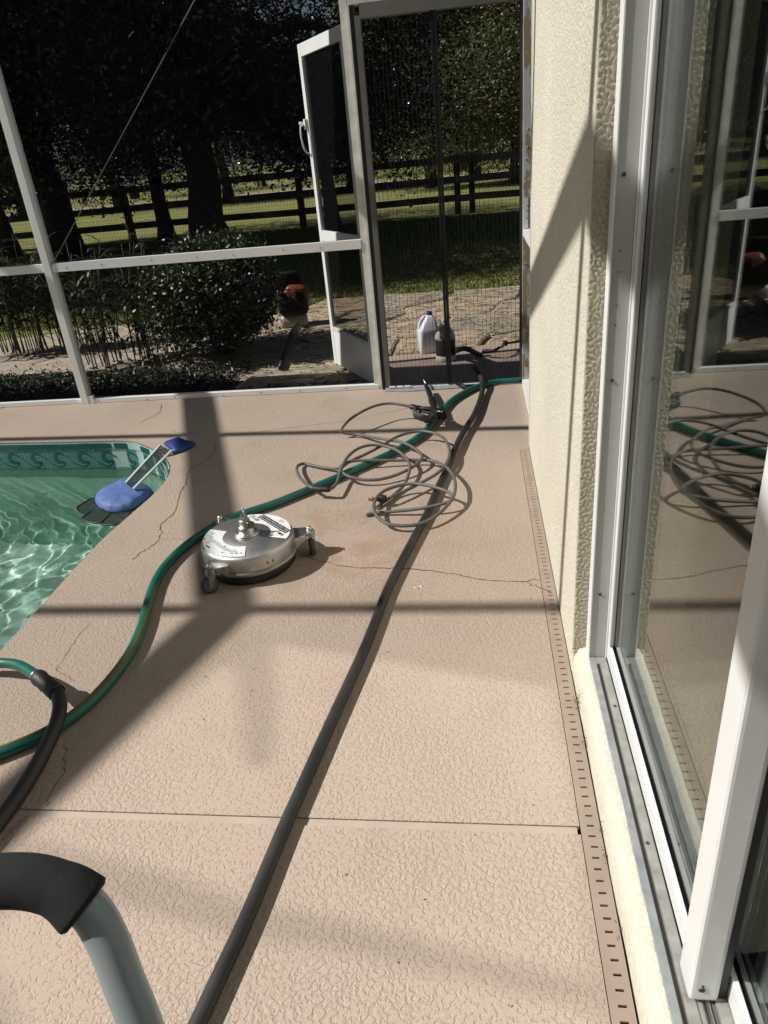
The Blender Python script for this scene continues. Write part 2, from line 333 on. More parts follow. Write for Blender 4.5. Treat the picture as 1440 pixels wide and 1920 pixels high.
# ------------------------------------------------------------------ setting: deck
XW = 0.255; YS = 4.6; ZG = -0.05               # house wall plane, screen wall line, garden level
edge = [(-7.2, 4.13), (-5, 3.99), (-2.945, 3.857), (-2.5, 3.828), (-2.09, 3.80), (-1.90, 3.69), (-1.765, 3.56), (-1.668, 3.425), (-1.618, 3.30), (-1.598, 3.17), (-1.598, 3.04), (-1.625, 2.8), (-1.65, 2.55), (-1.65, 2.1), (-1.645, 1.8), (-1.64, 1.30)]
EDGE = [Vector((p.x, p.y)) for p in catmull([Vector((a, b, 0)) for a, b in edge], 5)]
deck_poly = [(-7.2, 4.66)]+[(p.x, p.y) for p in EDGE]+[(-1.64, 1.165), (0.206, 1.165), (0.206, 3.437), (0.34, 3.437), (0.34, 4.66)]
def sheet(pts, z1, z0):
    bm = bmesh.new(); vs = [bm.verts.new((x, y, z1)) for x, y in pts]; es = [bm.edges.new((vs[i], vs[(i+1) % len(vs)])) for i in range(len(vs))]
    bmesh.ops.triangle_fill(bm, use_beauty=True, use_dissolve=False, edges=es)
    be = [e for e in bm.edges if e.is_boundary]
    r = bmesh.ops.extrude_edge_only(bm, edges=be); bmesh.ops.translate(bm, verts=[g for g in r['geom'] if isinstance(g, bmesh.types.BMVert)], vec=(0, 0, z0-z1))
    bmesh.ops.recalc_face_normals(bm, faces=bm.faces); me = bpy.data.meshes.new('pool_deck'); bm.to_mesh(me); bm.free()
    up = sum(p.normal.z*p.area for p in me.polygons)
    if up < 0: me.flip_normals()
    return me
deck = put('pool_deck', sheet(deck_poly, 0, -0.05), None, DECK, kind='structure')
b2 = MB().box((-7.2, -2.2, -0.05), (0.206, 1.142, 0)); nd = b2.build('near_slab', DECK, deck)
MB().box((-1.64, 1.1435, -0.05), (0.2, 1.1635, -0.003)).build('joint_strip', JOINT, deck)
def ribbon(pts, w, z, jit=0.004, n=5, seed=0):
    r = random.Random(seed); P = catmull([Vector((p[0], p[1], 0)) for p in pts], n)
    vs = []; fs = []
    for i, p in enumerate(P):
        t = ((P[i+1] if i+1 < len(P) else p)-(P[i-1] if i else p)).normalized(); q = Vector((-t.y, t.x, 0))
        p = p+q*r.uniform(-jit, jit); ww = w*r.uniform(0.35, 1.2)*(0.3 if i in (0, len(P)-1) else 1)
        vs += [p+q*ww/2+Vector((0, 0, z)), p-q*ww/2+Vector((0, 0, z))]
    for i in range(len(P)-1): fs.append((2*i, 2*i+1, 2*i+3, 2*i+2))
    return vs, fs
cracks = [([(405,832),(399,850),(378,868),(353,884),(350,905),(335,930),(330,955),(312,974),(300,984),(303,1000),(290,1020),(266,1036),(250,1050)], 0.005, CRACK),
 ([(303,757),(300,772),(285,782),(264,792)], 0.006, CRACK), ([(562,1040),(600,1052),(650,1062),(700,1066),(760,1066),(830,1074),(870,1081),(940,1091),(1012,1087)], 0.0045, CRACK),
 ([(988,1091),(1005,1100),(1022,1106),(1034,1113)], 0.004, CRACK), ([(124,1392),(122,1420),(118,1450),(98,1478),(92,1500),(88,1512)], 0.003, CRACK),
 ([(0,768),(28,755)], 0.009, CRACK), ([(395,823),(520,805),(640,790),(760,766),(862,744)], 0.0035, CRACKL), ([(170,1165),(140,1205),(108,1250),(118,1263),(142,1278)], 0.003, CRACKL),
 ([(303,1010),(345,1011)], 0.0025, CRACKL), ([(322,806),(335,811),(385,813)], 0.003, CRACKL), ([(52,1528),(35,1545),(18,1560),(5,1578)], 0.003, CRACK)]
for i, (pp, w, m) in enumerate(cracks):
    vs, fs = ribbon([at(*p) for p in pp], w, 0.0012, 0.006, 6, i); MB().add(vs, fs).build('crack', m, deck)

# ------------------------------------------------------------------ setting: pool
ZW = -0.172; ZB = -1.32
inn = [(p.x, p.y) for p in EDGE]
def offset_curve(C, d):
    out = []
    for i, p in enumerate(C):
        t = ((C[i+1] if i+1 < len(C) else p)-(C[i-1] if i else p)).normalized(); out.append(Vector((p.x+t.y*d, p.y-t.x*d)))
    return out
PLASTER = None
m, nt, b = newmat('pool_plaster'); PLASTER = m
nt.links.new(ramp(nt, noise(nt, 1.7, 5, 0.6), [(0.3, (0.25, 0.45, 0.355)), (0.7, (0.34, 0.53, 0.43))]), b.inputs['Base Color']); b.inputs['Roughness'].default_value = 0.9
full = [Vector((p.x, p.y)) for p in EDGE]+[Vector((-1.64, -2.5)), Vector((-7.2, -2.5))]
shell = MB(); nF = len(EDGE)
wallc = offset_curve(EDGE, -0.022)
tc_ = wallc+[Vector((-1.618, -2.5))]
vs = [(p.x, p.y, -0.002) for p in tc_]+[(p.x, p.y, ZB+0.15) for p in tc_]
c3 = offset_curve(wallc, 0.15)+[Vector((-1.768, -2.5))]
vs += [(p.x, p.y, ZB) for p in c3]; n = len(tc_)
fs = [(r*n+i, r*n+i+1, (r+1)*n+i+1, (r+1)*n+i) for r in (0, 1) for i in range(n-1)]
pool = MB().add(vs, fs, True).build('swimming_pool', PLASTER, kind='structure')
# the floor is a dense sheet
floor_poly = [(p.x, p.y) for p in c3]+[(-7.2, -2.5)]
FLOORM = pmat('sunlit_floor_plaster', (0.50, 0.655, 0.575), 0.9, 0, 0.08, 2.5)  # pool plaster made lighter: sunlight on the floor is put into the colour
fl = put('pool_floor', sheet(floor_poly, ZB, ZB-0.05), pool, FLOORM)
# tiles
gb = []; gf = []
for cv, z in ((offset_curve(EDGE, 0.0068), -0.0065), (offset_curve(EDGE, 0.0072), -0.0520), (offset_curve(EDGE, -0.0052+0.008), -0.0525), (offset_curve(EDGE, -0.0052+0.008), -0.215)): gb += [(p.x, p.y, z) for p in cv]
gf = [(r*nF+i, r*nF+i+1, (r+1)*nF+i+1, (r+1)*nF+i) for r in range(3) for i in range(nF-1)]
MB().add(gb, gf).build('grout_bed', GROUT, pool)
L = [0]
for i in range(1, len(EDGE)): L.append(L[-1]+(EDGE[i]-EDGE[i-1]).length)
def along(s, C=EDGE):
    for i in range(1, len(L)):
        if L[i] >= s or i == len(L)-1:
            t = (s-L[i-1])/(L[i]-L[i-1]); return C[i-1].lerp(C[i], t), (EDGE[i]-EDGE[i-1]).normalized()
TW = 0.161; s0 = None
target = Vector((-2.90, 3.854)); best = min(range(4000), key=lambda k: (along(k*L[-1]/4000)[0]-target).length); s0 = best*L[-1]/4000
def slab_mesh(prof, w):                 # prof in (d, z): extruded along local x
    bb = MB(); n = len(prof); vs = [(-w/2, d, z) for d, z in prof]+[(w/2, d, z) for d, z in prof]
    bb.add(vs, [tuple(range(n)), tuple(reversed(range(n, 2*n)))]+[(i, n+i, n+(i+1) % n, (i+1) % n) for i in range(n)]); return bb
cop_prof = [(-0.02, -0.004), (-0.006, -0.003), (0.004, -0.008), (0.0085, -0.018), (0.009, -0.050), (-0.02, -0.050)]
def fresh(name, mbk, mt, bev=0):
    me = mbk.mesh(name); bm = bmesh.new(); bm.from_mesh(me); bmesh.ops.recalc_face_normals(bm, faces=bm.faces)
    if bev: bmesh.ops.bevel(bm, geom=bm.edges[:], offset=bev, segments=1, affect='EDGES')
    bm.to_mesh(me); bm.free(); me.materials.append(mt); return me
cop_me = fresh('coping_tile', slab_mesh(cop_prof, TW-0.004), TILED)
brd_me = fresh('border_tile', MB().box((-TW/2+0.002, -0.022, -0.21), (TW/2-0.002, -0.004, -0.053)), TILEM, 0.0015)
def flat_ribbon(path, ws, y):
    P = catmull([Vector((a, 0, c)) for a, c in path], 5); k = len(P); vs = []; fs = []
    for i, p in enumerate(P):
        t = ((P[i+1] if i+1 < k else p)-(P[i-1] if i else p)).normalized(); q = Vector((-t.z, 0, t.x))
        u = i/(k-1)*(len(ws)-1); j = min(int(u), len(ws)-2); w = ws[j]+(ws[j+1]-ws[j])*(u-j)
        vs += [p+q*w/2+Vector((0, y, 0)), p-q*w/2+Vector((0, y, 0))]
    for i in range(k-1): fs.append((2*i, 2*i+1, 2*i+3, 2*i+2))
    return vs, fs
def wave(paths, y):
    bb = MB()
    for path, ws in paths:
        sc = [((a-0.5)*(TW-0.006), -0.166+c*0.095) for a, c in path]
        vs, fs = flat_ribbon(sc, [w*0.12 for w in ws], y); bb.add(vs, fs)
    return bb
A1 = [(0.72, 0.22), (0.64, 0.33), (0.50, 0.36), (0.38, 0.55), (0.38, 0.78), (0.48, 0.94), (0.62, 0.93), (0.80, 0.74), (1.0, 0.52)]
B1 = [(0.0, 0.42), (0.18, 0.20), (0.40, 0.07), (0.58, 0.05), (0.70, 0.14), (0.73, 0.26), (0.66, 0.36)]
O1 = [(0.99, 0.44), (0.80, 0.65), (0.66, 0.78), (0.55, 0.77), (0.50, 0.64), (0.55, 0.50), (0.66, 0.46), (0.76, 0.44), (0.79, 0.26), (0.72, 0.06), (0.60, -0.03)]
O2 = [(0.0, 0.54), (0.16, 0.33), (0.36, 0.16), (0.52, 0.14), (0.60, 0.21)]
wav_me = fresh('wave_motif', wave([(A1, [0.1, 0.2, 0.26, 0.26, 0.22, 0.17, 0.12, 0.09, 0.07]), (B1, [0.07, 0.09, 0.1, 0.12, 0.14, 0.12, 0.08])], -0.0030), TILEW)
out_me = fresh('wave_outline', wave([(O1, [0.03]*11), (O2, [0.03]*5)], -0.0022), TILEO)
k = -7
while True:
    s = s0+k*TW; k += 1
    if s < 0.5: continue
    if s > L[-1]-0.15: break
    p, t = along(s); ang = math.atan2(t.y, t.x)
    o = put('coping_tile', cop_me, pool); o.location = (p.x, p.y, 0); o.rotation_euler = (0, 0, ang+PI)
    p, t = along(s+0.012); ang = math.atan2(t.y, t.x)
    q = p+Vector((t.y, -t.x))*0.008
    o = put('border_tile', brd_me, pool); o.location = (q.x, q.y, 0); o.rotation_euler = (0, 0, ang+PI)
    w = put('wave_motif', wav_me, o); w2 = put('wave_outline', out_me, o)
    w.scale = w2.scale = (-1, 1, 1)
# water: rippled surface
nx, ny = 520, 480
gx = np.linspace(-5.2, -1.55, nx); gy = np.linspace(0.6, 4.0, ny); X, Y = np.meshgrid(gx, gy)
Z = np.zeros_like(X); rw = np.random.default_rng(5)
for i in range(60):
    lam = math.exp(rw.uniform(math.log(0.075), math.log(0.23))); a = rw.uniform(0, 2*PI); kk = 2*PI/lam
    Z += 0.027*math.sqrt(2/60)/kk*np.sin(kk*(X*math.cos(a)+Y*math.sin(a))+rw.uniform(0, 2*PI))
V = np.stack([X, Y, ZW+Z], -1).reshape(-1, 3); idx = np.arange(nx*ny).reshape(ny, nx)
Fq = np.stack([idx[:-1, :-1], idx[:-1, 1:], idx[1:, 1:], idx[1:, :-1]], -1).reshape(-1, 4)
m, nt, b = newmat('pool_water'); WATER = m; nt.nodes.remove(b)
wg = N(nt, 'BsdfGlass'); wg.inputs['Roughness'].default_value = 0.0; wg.inputs['IOR'].default_value = 1.33; wg.inputs[0].default_value = (0.93, 1.0, 0.97, 1)
nt.links.new(wg.outputs[0], nt.nodes['Material Output'].inputs[0])
water = np_mesh('water', V, Fq, WATER, None, True, kind='structure')
water.cycles.is_caustics_caster = True; fl.cycles.is_caustics_receiver = True; pool.cycles.is_caustics_receiver = True
sl.cycles.is_caustics_light = True

# ------------------------------------------------------------------ setting: garden ground
def flat(name, x0, y0, x1, y1, z, m, **kw): return MB().add([(x0,y0,z),(x1,y0,z),(x1,y1,z),(x0,y1,z)], [(0,1,2,3)]).build(name, m, **kw)
g = MB()
for (x0, y0, x1, y1) in ((-250, 4.66, 250, 300), (-250, -250, -7.2, 4.66), (-7.2, -250, 250, -2.5), (6, -2.5, 250, 4.66)):
    g.add([(x0,y0,ZG-0.03),(x1,y0,ZG-0.03),(x1,y1,ZG-0.03),(x0,y1,ZG-0.03)], [(0,1,2,3)])
g.build('lawn_ground', LAWN, kind='structure')
flat('mulch_bed', -7.2, 4.665, -0.95, 5.72, ZG-0.015, SOIL, kind='structure')  # soil darkened and bed stretched to the right to stand in for shade
def blob(cx, cy, rx, ry, n, seed, amp=0.12):
    r = random.Random(seed); ph = [r.uniform(0, 6.28) for _ in range(4)]
    return [(cx+rx*math.cos(a)*(1+amp*sum(math.sin(a*(j+2)+ph[j])/(j+1.5) for j in range(4))), cy+ry*math.sin(a)*(1+amp*sum(math.sin(a*(j+2)+ph[j])/(j+1.5) for j in range(4)))) for a in (2*PI*i/n for i in range(n))]
sandm = MB(); sandm.add([(x, y, ZG-0.020) for x, y in blob(-1.6, 6.35, 4.3, 1.55, 60, 3, 0.08)], [tuple(range(60))]); sandm.build('sandy_path', SAND, kind='structure')
# flagstones (Voronoi cells with real thickness)
path = put('flagstone_path', MB().add([(x, y, ZG-0.012) for x, y in blob(-0.2, 6.45, 2.6, 1.75, 50, 8, 0.06)], [tuple(range(50))]).mesh('flagstone_path'), None, SAND, kind='structure')
seeds = []; rr = random.Random(21)
for iy in range(6):
    for ix in range(7): seeds.append(Vector((-2.55+0.78*ix+(0.39 if iy % 2 else 0)+rr.uniform(-0.24, 0.24), 4.55+0.66*iy+rr.uniform(-0.2, 0.2))))
def clip(poly, p, nrm):
    out = []
    for i in range(len(poly)):
        a, c = poly[i], poly[(i+1) % len(poly)]; da, dc = (a-p).dot(nrm), (c-p).dot(nrm)
        if da <= 0: out.append(a)
        if da*dc < 0: out.append(a.lerp(c, da/(da-dc)))
    return out
for i, sd in enumerate(seeds):
    poly = [Vector((-2.3, 4.95)), Vector((1.9, 4.95)), Vector((1.9, 8.2)), Vector((-2.3, 8.2))]
    for j, o_ in enumerate(seeds):
        if i != j and (o_-sd).length < 2.2:
            d = o_-sd; poly = clip(poly, sd+d*0.5-d.normalized()*0.018, d)
            if len(poly) < 3: break
    if len(poly) < 3: continue
    c = sum(poly, Vector((0, 0)))/len(poly)
    if not (((c.x+0.2)/2.5)**2+((c.y-6.5)/1.65)**2 < 1): continue
    if c.x > -0.75 and c.y < 5.55: continue
    if c.x > -0.75: poly = clip(poly, Vector((0, 5.60)), Vector((0, -1)))
    if len(poly) < 3: continue
    # rough outline
    q = []
    for a_, b_ in zip(poly, poly[1:]+poly[:1]):
        q.append(a_); nn = max(1, int((b_-a_).length/0.14))
        for u in range(1, nn):
            e = a_.lerp(b_, u/nn); q.append(e.lerp(c, rr.uniform(-0.01, 0.06)))
    zt = ZG+rr.uniform(0.004, 0.02); tl = rr.uniform(-0.012, 0.012); t2 = rr.uniform(-0.012, 0.012)
    n = len(q); q2 = [e.lerp(c, 0.05) for e in q]; vs = [(e.x, e.y, ZG-0.05) for e in q]+[(e.x, e.y, zt-0.010+tl*(e.x-c.x)+t2*(e.y-c.y)) for e in q]+[(e.x, e.y, zt+tl*(e.x-c.x)+t2*(e.y-c.y)) for e in q2]
    fs = [(r_*n+i_, r_*n+(i_+1) % n, (r_+1)*n+(i_+1) % n, (r_+1)*n+i_) for r_ in (0, 1) for i_ in range(n)]+[tuple(range(2*n, 3*n))]
    MB().add(vs, fs).build('flagstone', STONE, path)
slabp = [(-0.72, 4.662), (0.42, 4.662), (0.42, 5.68), (0.10, 5.66), (-0.14, 5.58), (-0.44, 5.50), (-0.72, 5.46)]
MB().poly(slabp, -0.09, -0.02).build('door_slab', SLABM, kind='structure')
ZS = -0.02

# ------------------------------------------------------------------ house: wall, opening, room
house = thing('house_wall', 'cream stucco house wall with a deep textured reveal beside the sliding glass door', 'wall', loc=(XW, 2.5, 0))
def part(bm_, name, m, parent, **kw):
    o = bm_.build(name, m, None, **kw); o.parent = parent; o.matrix_parent_inverse = Matrix.Translation(-parent.location); return o
YR = 1.712
def grid_face(P, Q, R_, nu, nv):
    P, Q, R_ = Vector(P), Vector(Q), Vector(R_)
w_ = MB().box((XW, YR, -0.05), (XW+0.30, 3.43, 3.1)); part(w_, 'stucco_wall', STUCCO, house, bevel=0.003, seg=1)
# hand-textured reveal: a real relief of flattened blobs
rh, rwid = 1400, 24; q_ = np.random.default_rng(17).normal(size=(rh, rwid+24)); k1 = np.fft.fftfreq(rh)[:, None]; k2 = np.fft.fftfreq(rwid+24)[None, :]
kk_ = np.sqrt(k1**2+k2**2); q_ = np.real(np.fft.ifft2(np.fft.fft2(q_)*np.exp(-((kk_-0.155)/0.07)**2))); q_ = np.tanh(q_/q_.std()*1.1)[:, :rwid]
xs_ = np.linspace(XW-0.0005, XW+0.040, rwid); zs_ = np.linspace(0.07, 3.0, rh); RX, RZ = np.meshgrid(xs_, zs_)
RY = YR-0.0065-0.0014*q_; RY[:, 0] = YR+0.002; RX[:, 1:3] += 0.0012*q_[:, 1:3]
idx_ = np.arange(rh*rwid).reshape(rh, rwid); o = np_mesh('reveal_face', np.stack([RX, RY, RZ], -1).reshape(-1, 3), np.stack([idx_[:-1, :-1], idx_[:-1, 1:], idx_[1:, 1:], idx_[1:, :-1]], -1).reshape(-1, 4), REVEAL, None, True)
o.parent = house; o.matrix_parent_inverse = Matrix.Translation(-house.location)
part(MB().box((XW-0.004, 3.425, 0.02), (XW+0.02, 3.437, 3.0)), 'corner_bead', WHITE, house)
part(MB().box((XW, -2.4, 2.16), (XW+0.30, YR-0.002, 3.1)), 'header_wall', STUCCO, house)
part(MB().box((XW+0.30, -2.4, -0.05), (XW+0.32, 3.4, 0.0)), 'footing', STUCCO, house)
# sill: sloped stucco ledge with a wavy front
sv, sf = [], []; ny_ = 60; prof = [(0.256, -0.04), (0.257, 0.022), (0.262, 0.062), (0.272, 0.083), (0.292, 0.090), (0.30, 0.088), (0.30, -0.04)]; r_ = random.Random(4)
for j in range(ny_+1):
    y = -1.6+(YR+0.004+1.6)*j/ny_
    for x, z in prof:
        wob = 0.0016*math.sin(y*9.3+z*40)+0.001*math.sin(y*23)+r_.uniform(-0.0009, 0.0009) if z > 0 and x < 0.295 else 0
        sv.append((x+wob*0.8, y, z+wob*0.6))
k = len(prof)
for j in range(ny_):
    for i in range(k-1): sf.append((j*k+i, j*k+i+1, (j+1)*k+i+1, (j+1)*k+i))
part(MB().add(sv, sf, True), 'sill', SILL, house)
rm = MB()
rm.box((4.0, -2.4, 0.0), (4.1, 3.3, 2.7)); rm.box((0.60, 3.25, 0.0), (4.0, 3.35, 2.7)); rm.box((0.60, -2.5, 0.0), (4.0, -2.4, 2.7)); rm.box((0.555, -2.5, 2.7), (4.1, 3.35, 2.8))
part(rm, 'interior_wall', INTW, house); part(MB().box((0.40, -2.4, -0.02), (4.0, 3.25, 0.06)), 'interior_floor', INTF, house)
part(MB().box((-7.2, -2.75, -0.05), (4.1, -2.5, 3.1)), 'unseen_rear_wall', STUCCO, house)  # unseen wall added behind the camera to block sky fill
part(MB().box((0.56, 3.36, -0.05), (6, 3.43, 3.1)), 'end_wall', STUCCO, house)
part(MB().box((0.22, -2.8, 3.1), (6, 3.5, 3.25)), 'roof', OLDWHITE, house); part(MB().box((-7.3, -2.8, 3.105), (0.21, -1.3, 3.25)), 'unseen_patio_roof', OLDWHITE, house)  # the patio roof is unseen, added behind the camera against sky fill

# ------------------------------------------------------------------ sliding glass door
sd = thing('sliding_glass_door', 'white framed sliding glass door on the right reflecting the hoses and deck', 'door', loc=(0.35, 1.2, 0.09))
YJ = YR-0.050
part(MB().box((0.294, YJ, 0.086), (0.337, YR+0.01, 2.15)), 'side_jamb', JAMBM, sd, bevel=0.0015)
part(MB().box((0.2915, YJ-0.003, 0.088), (0.2945, YR+0.008, 2.15)), 'jamb_edge', WHITE, sd)  # sunlit side of the jamb, laid on as a white strip
part(MB().box((0.3375, YJ-0.006, 0.088), (0.341, YJ+0.02, 2.15)), 'jamb_edge', WHITE, sd)
part(MB().box((0.292, -2.3, 2.12), (0.46, YJ-0.01, 2.16)), 'head_jamb', VINYL, sd)
for v in (327, 713, 1114):
    q = ony(0.5*(1100+1240) if False else {327: 1170, 713: 1147, 1114: 1125}[v], v, YJ)
    part(MB().lathe([(0.0045, -0.001), (0.0045, 0.002), (0.003, 0.0025), (0.001, 0.001)], (q.x, YJ, q.z), 12, mat=Matrix.Rotation(PI/2, 4, 'X').to_3x3()), 'screw', SCREW, sd)
for px, v in ((1162, 470), (1160, 510), (1156, 573), (1154, 610)):
    q = ony(px, v, YJ); part(MB().lathe([(0.0016, -0.001), (0.0016, 0.0012), (0.0008, 0.0013)], (q.x, YJ, q.z), 8, mat=Matrix.Rotation(PI/2, 4, 'X').to_3x3()), 'screw_hole', DARK, sd)
# track
tr = part(MB().box((0.293, -2.3, 0.03), (0.3105, YJ-0.002, 0.091)), 'outer_track', ALUG, sd, bevel=0.002)
part(MB().box((0.3105, -2.3, 0.03), (0.3205, YJ-0.03, 0.082)), 'track_groove', GROOVE, sd)
part(MB().box((0.3205, -2.3, 0.03), (0.3405, YJ-0.002, 0.091)), 'inner_track', ALU, sd, bevel=0.002)
part(MB().box((0.310, YJ-0.03, 0.03), (0.321, YJ-0.003, 0.0905)), 'track_end', ALU, sd)
part(MB().box((0.3405, -2.3, 0.03), (0.362, 0.78, 0.088)), 'inner_track', ALU, sd)
part(MB().tube([(0.352, -2.3, 0.092), (0.352, 0.745, 0.092)], 0.003, 8), 'roller_rail', STEEL, sd)
part(MB().box((0.3625, -2.3, 0.03), (0.372, 0.78, 0.084)), 'track_groove', GROOVE, sd)
part(MB().box((0.372, -2.3, 0.03), (0.40, 0.78, 0.0905)), 'inner_track', ALU, sd)
for p in ((1153, 1324), (1214, 1581)):
    q = at(*p, 0.091); part(MB().lathe([(0.0042, 0), (0.0042, 0.0018), (0.0016, 0.0024), (0.001, 0.001)], (q.x, q.y, 0.0905), 12), 'screw', RUST, sd)
# far panel
YP0, YP1 = 0.742, YJ-0.004
pn = part(MB().box((0.3415, YP0+0.06, 0.094), (0.352, YP1, 0.142)), 'bottom_rail', VINYL, sd, bevel=0.002)
part(MB().box((0.352, YP0+0.06, 0.094), (0.372, YP1, 0.136)), 'bottom_rail', GASKET, sd)
part(MB().box((0.3415, YP1-0.016, 0.142), (0.356, YP1-0.001, 2.12)), 'far_stile', VINYL, sd, bevel=0.002)
part(MB().box((0.343, YP1-0.021, 0.142), (0.3465, YP1-0.016, 2.12)), 'stile_bead', WHITE, sd)
part(MB().box((0.3565, YP1-0.022, 0.142), (0.366, YP1-0.003, 2.12)), 'glass_gasket', GASKET, sd)
part(MB().box((0.3565, YP0+0.06, 0.136), (0.3625, YP1-0.02, 2.10)), 'glass_pane', GLASS, sd)
part(MB().box((0.326, YP0, 0.097), (0.374, YP0+0.062, 2.12)), 'meeting_stile', VINYL, sd, bevel=0.008, seg=3)
part(MB().box((0.377, YP0+0.01, 0.09), (0.389, YP0+0.06, 2.12)), 'glass_gasket', GASKET, sd)
for px, v, rr_ in ((1316, 1856, 0.0055), (1318, 1849, 0.0024)):
    q = ony(px, v, YP0); part(MB().lathe([(rr_, -0.001), (rr_, 0.0015), (rr_*0.6, 0.002), (rr_*0.25, 0.0008)], (q.x, YP0, q.z), 14, mat=Matrix.Rotation(PI/2, 4, 'X').to_3x3()), 'screw', SCREW, sd)
# near panel, set further in
part(MB().box((0.392, -1.0, 0.094), (0.402, 0.80, 0.150)), 'bottom_rail', VINYL, sd, bevel=0.002)
part(MB().box((0.402, -1.0, 0.094), (0.42, 0.80, 0.144)), 'bottom_rail', GASKET, sd)
part(MB().box((0.406, -1.0, 0.144), (0.412, 0.80, 2.10)), 'glass_pane', GLASS, sd)
part(MB().box((0.391, 0.8005, 0.094), (0.415, 0.84, 2.12)), 'far_stile', VINYL, sd)

# ------------------------------------------------------------------ deck drain
dr = thing('deck_drain', 'narrow pink plastic slot drain along the foot of the house wall', 'drain', loc=(0.23, 2, 0))
dv = MB(); y = -1.2; pitch = 0.0277; x0, x1 = 0.2078, 0.2525; a0, a1 = 0.2235, 0.2395
while y < 3.43:
    ya, yb, yc, yd = y, y+0.0105, y+0.0155, y+pitch
    jx = random.uniform(-0.0012, 0.0012)
    xs = [x0, a0+jx, a1+jx, x1]; ys = [ya, yb, yc, yd]; b0 = len(dv.v)
    vs = [(xs[i], ys[j], -0.001) for j in range(4) for i in range(4)]
    fs = [(j*4+i, j*4+i+1, (j+1)*4+i+1, (j+1)*4+i) for j in range(3) for i in range(3) if not (i == 1 and j == 1)]
    h = [5, 6, 10, 9]; vs += [(vs[k][0], vs[k][1], -0.006) for k in h]
    fs += [(h[k], h[(k+1) % 4], 16+(k+1) % 4, 16+k) for k in range(4)]
    dv.add(vs, fs); y += pitch
part(dv, 'slotted_cover', DRAINC, dr)
part(MB().box((0.207, -1.2, -0.045), (0.2535, 3.43, -0.012)), 'channel', DARK, dr)

# ------------------------------------------------------------------ screen enclosure
enc = thing('screen_enclosure', 'white aluminium framed pool screen wall and roof around the deck', 'screen enclosure', loc=(-2.7, YS, 0))
def post(x, yc, w, d, z1, m=WHITE): return part(MB().box((x-w/2, yc-d/2, 0.0), (x+w/2, yc+d/2, z1)), 'post', m, enc, bevel=0.002)
ZT = 2.80
post(-2.735, YS, 0.050, 0.076, ZT); post(-0.655, YS, 0.042, 0.05, ZT, OLDWHITE); post(-4.9, YS, 0.05, 0.076, ZT); post(-7.1, YS, 0.05, 0.076, ZT)
for xa, xb in ((-7.07, -4.928), (-4.872, -2.762)):
    part(MB().box((xa, YS-0.025, 0.890), (xb, YS+0.02, 0.942)), 'mid_rail', WHITE, enc, bevel=0.0015)
    part(MB().box((xa, YS-0.025, 0.002), (xb, YS+0.02, 0.032)), 'bottom_rail', WHITE, enc, bevel=0.0015)
part(MB().box((-2.708, YS-0.03, 0.888), (-0.678, YS+0.018, 0.942)), 'mid_rail', WHITE, enc, bevel=0.0015)
part(MB().box((-2.708, YS-0.03, 0.002), (-0.65, YS+0.018, 0.032)), 'bottom_rail', WHITE, enc, bevel=0.0015)
part(MB().box((-7.1, YS-0.04, ZT), (0.36, YS+0.04, ZT+0.09)), 'eave_beam', WHITE, enc)
part(MB().box((-0.632, YS-0.025, 2.115), (0.28, YS+0.02, 2.165)), 'header', OLDWHITE, enc)
rs_ = random.Random(9)
for x in [-2.6+0.285*i for i in range(7)]:
    for z in (0.915, 0.016):
        part(MB().lathe([(0.004, -0.001), (0.004, 0.0015), (0.002, 0.003)], (x+rs_.uniform(-.05, .05), YS-0.03, z+rs_.uniform(-.006, .006)), 8, mat=Matrix.Rotation(PI/2, 4, 'X').to_3x3()), 'screw', SCREW, enc)
part(MB().box((-2.709, YS-0.034, 0.0), (-2.672, YS-0.006, 0.055)), 'post_bracket', WHITE, enc)
part(MB().box((-2.79, YS-0.036, 0.001), (-2.762, YS-0.026, 0.02)), 'post_bracket', WHITE, enc)
# screens
def pane(name, m, parent, pts): return part(MB().add(pts, [(0, 1, 2, 3)]), name, m, parent)
for xa, xb in ((-7.07, -4.928), (-4.872, -2.762), (-2.708, -0.678)):
    for za, zb in ((0.03, 0.892), (0.938, ZT)): pane('screen_panel', MESH, enc, [(xa, YS+0.005, za), (xb, YS+0.005, za), (xb, YS+0.005, zb), (xa, YS+0.005, zb)])
pane('screen_panel', MESH, enc, [(-0.632, YS+0.005, 2.16), (0.28, YS+0.005, 2.16), (0.28, YS+0.005, ZT), (-0.632, YS+0.005, ZT)])
# gable roof, ridge along x
YA, ZA = 1.30, 4.22; SL = 0.355; ZE = ZA-SL*(YS-YA); YB = -2.4
zr = lambda y: ZA-SL*abs(y-YA)
for x in (-5.30, -2.735, 0.16, -7.9):
    part(MB().bar((x, YA, ZA), (x, YS+0.01, zr(YS)), 0.05, 0.165), 'rafter', WHITE, enc)
    part(MB().bar((x, YA-0.001, ZA), (x, YB, zr(YB)), 0.05, 0.165), 'rafter', WHITE, enc)
    part(MB().box((x-0.025, YS-0.038, ZT+0.09), (x+0.025, YS+0.038, zr(YS)-0.05)), 'post', WHITE, enc)
part(MB().bar((-10.5, YA+0.02, ZA-0.02), (0.25, YA, ZA-0.02), 0.052, 0.052), 'purlin', WHITE, enc)
part(MB().bar((-10.5, 3.53, zr(3.40)-0.02), (0.6, 2.88, zr(2.92)-0.02), 0.052, 0.052), 'purlin', WHITE, enc)
part(MB().bar((-10.5, -0.9, zr(-0.9)-0.02), (0.25, -0.9, zr(-0.9)-0.02), 0.052, 0.052), 'purlin', WHITE, enc)
pane('roof_screen', ROOFMESH, enc, [(-10.5, YA, ZA+0.1), (0.3, YA, ZA+0.1), (0.3, YS, zr(YS)+0.1), (-10.5, YS, zr(YS)+0.1)])
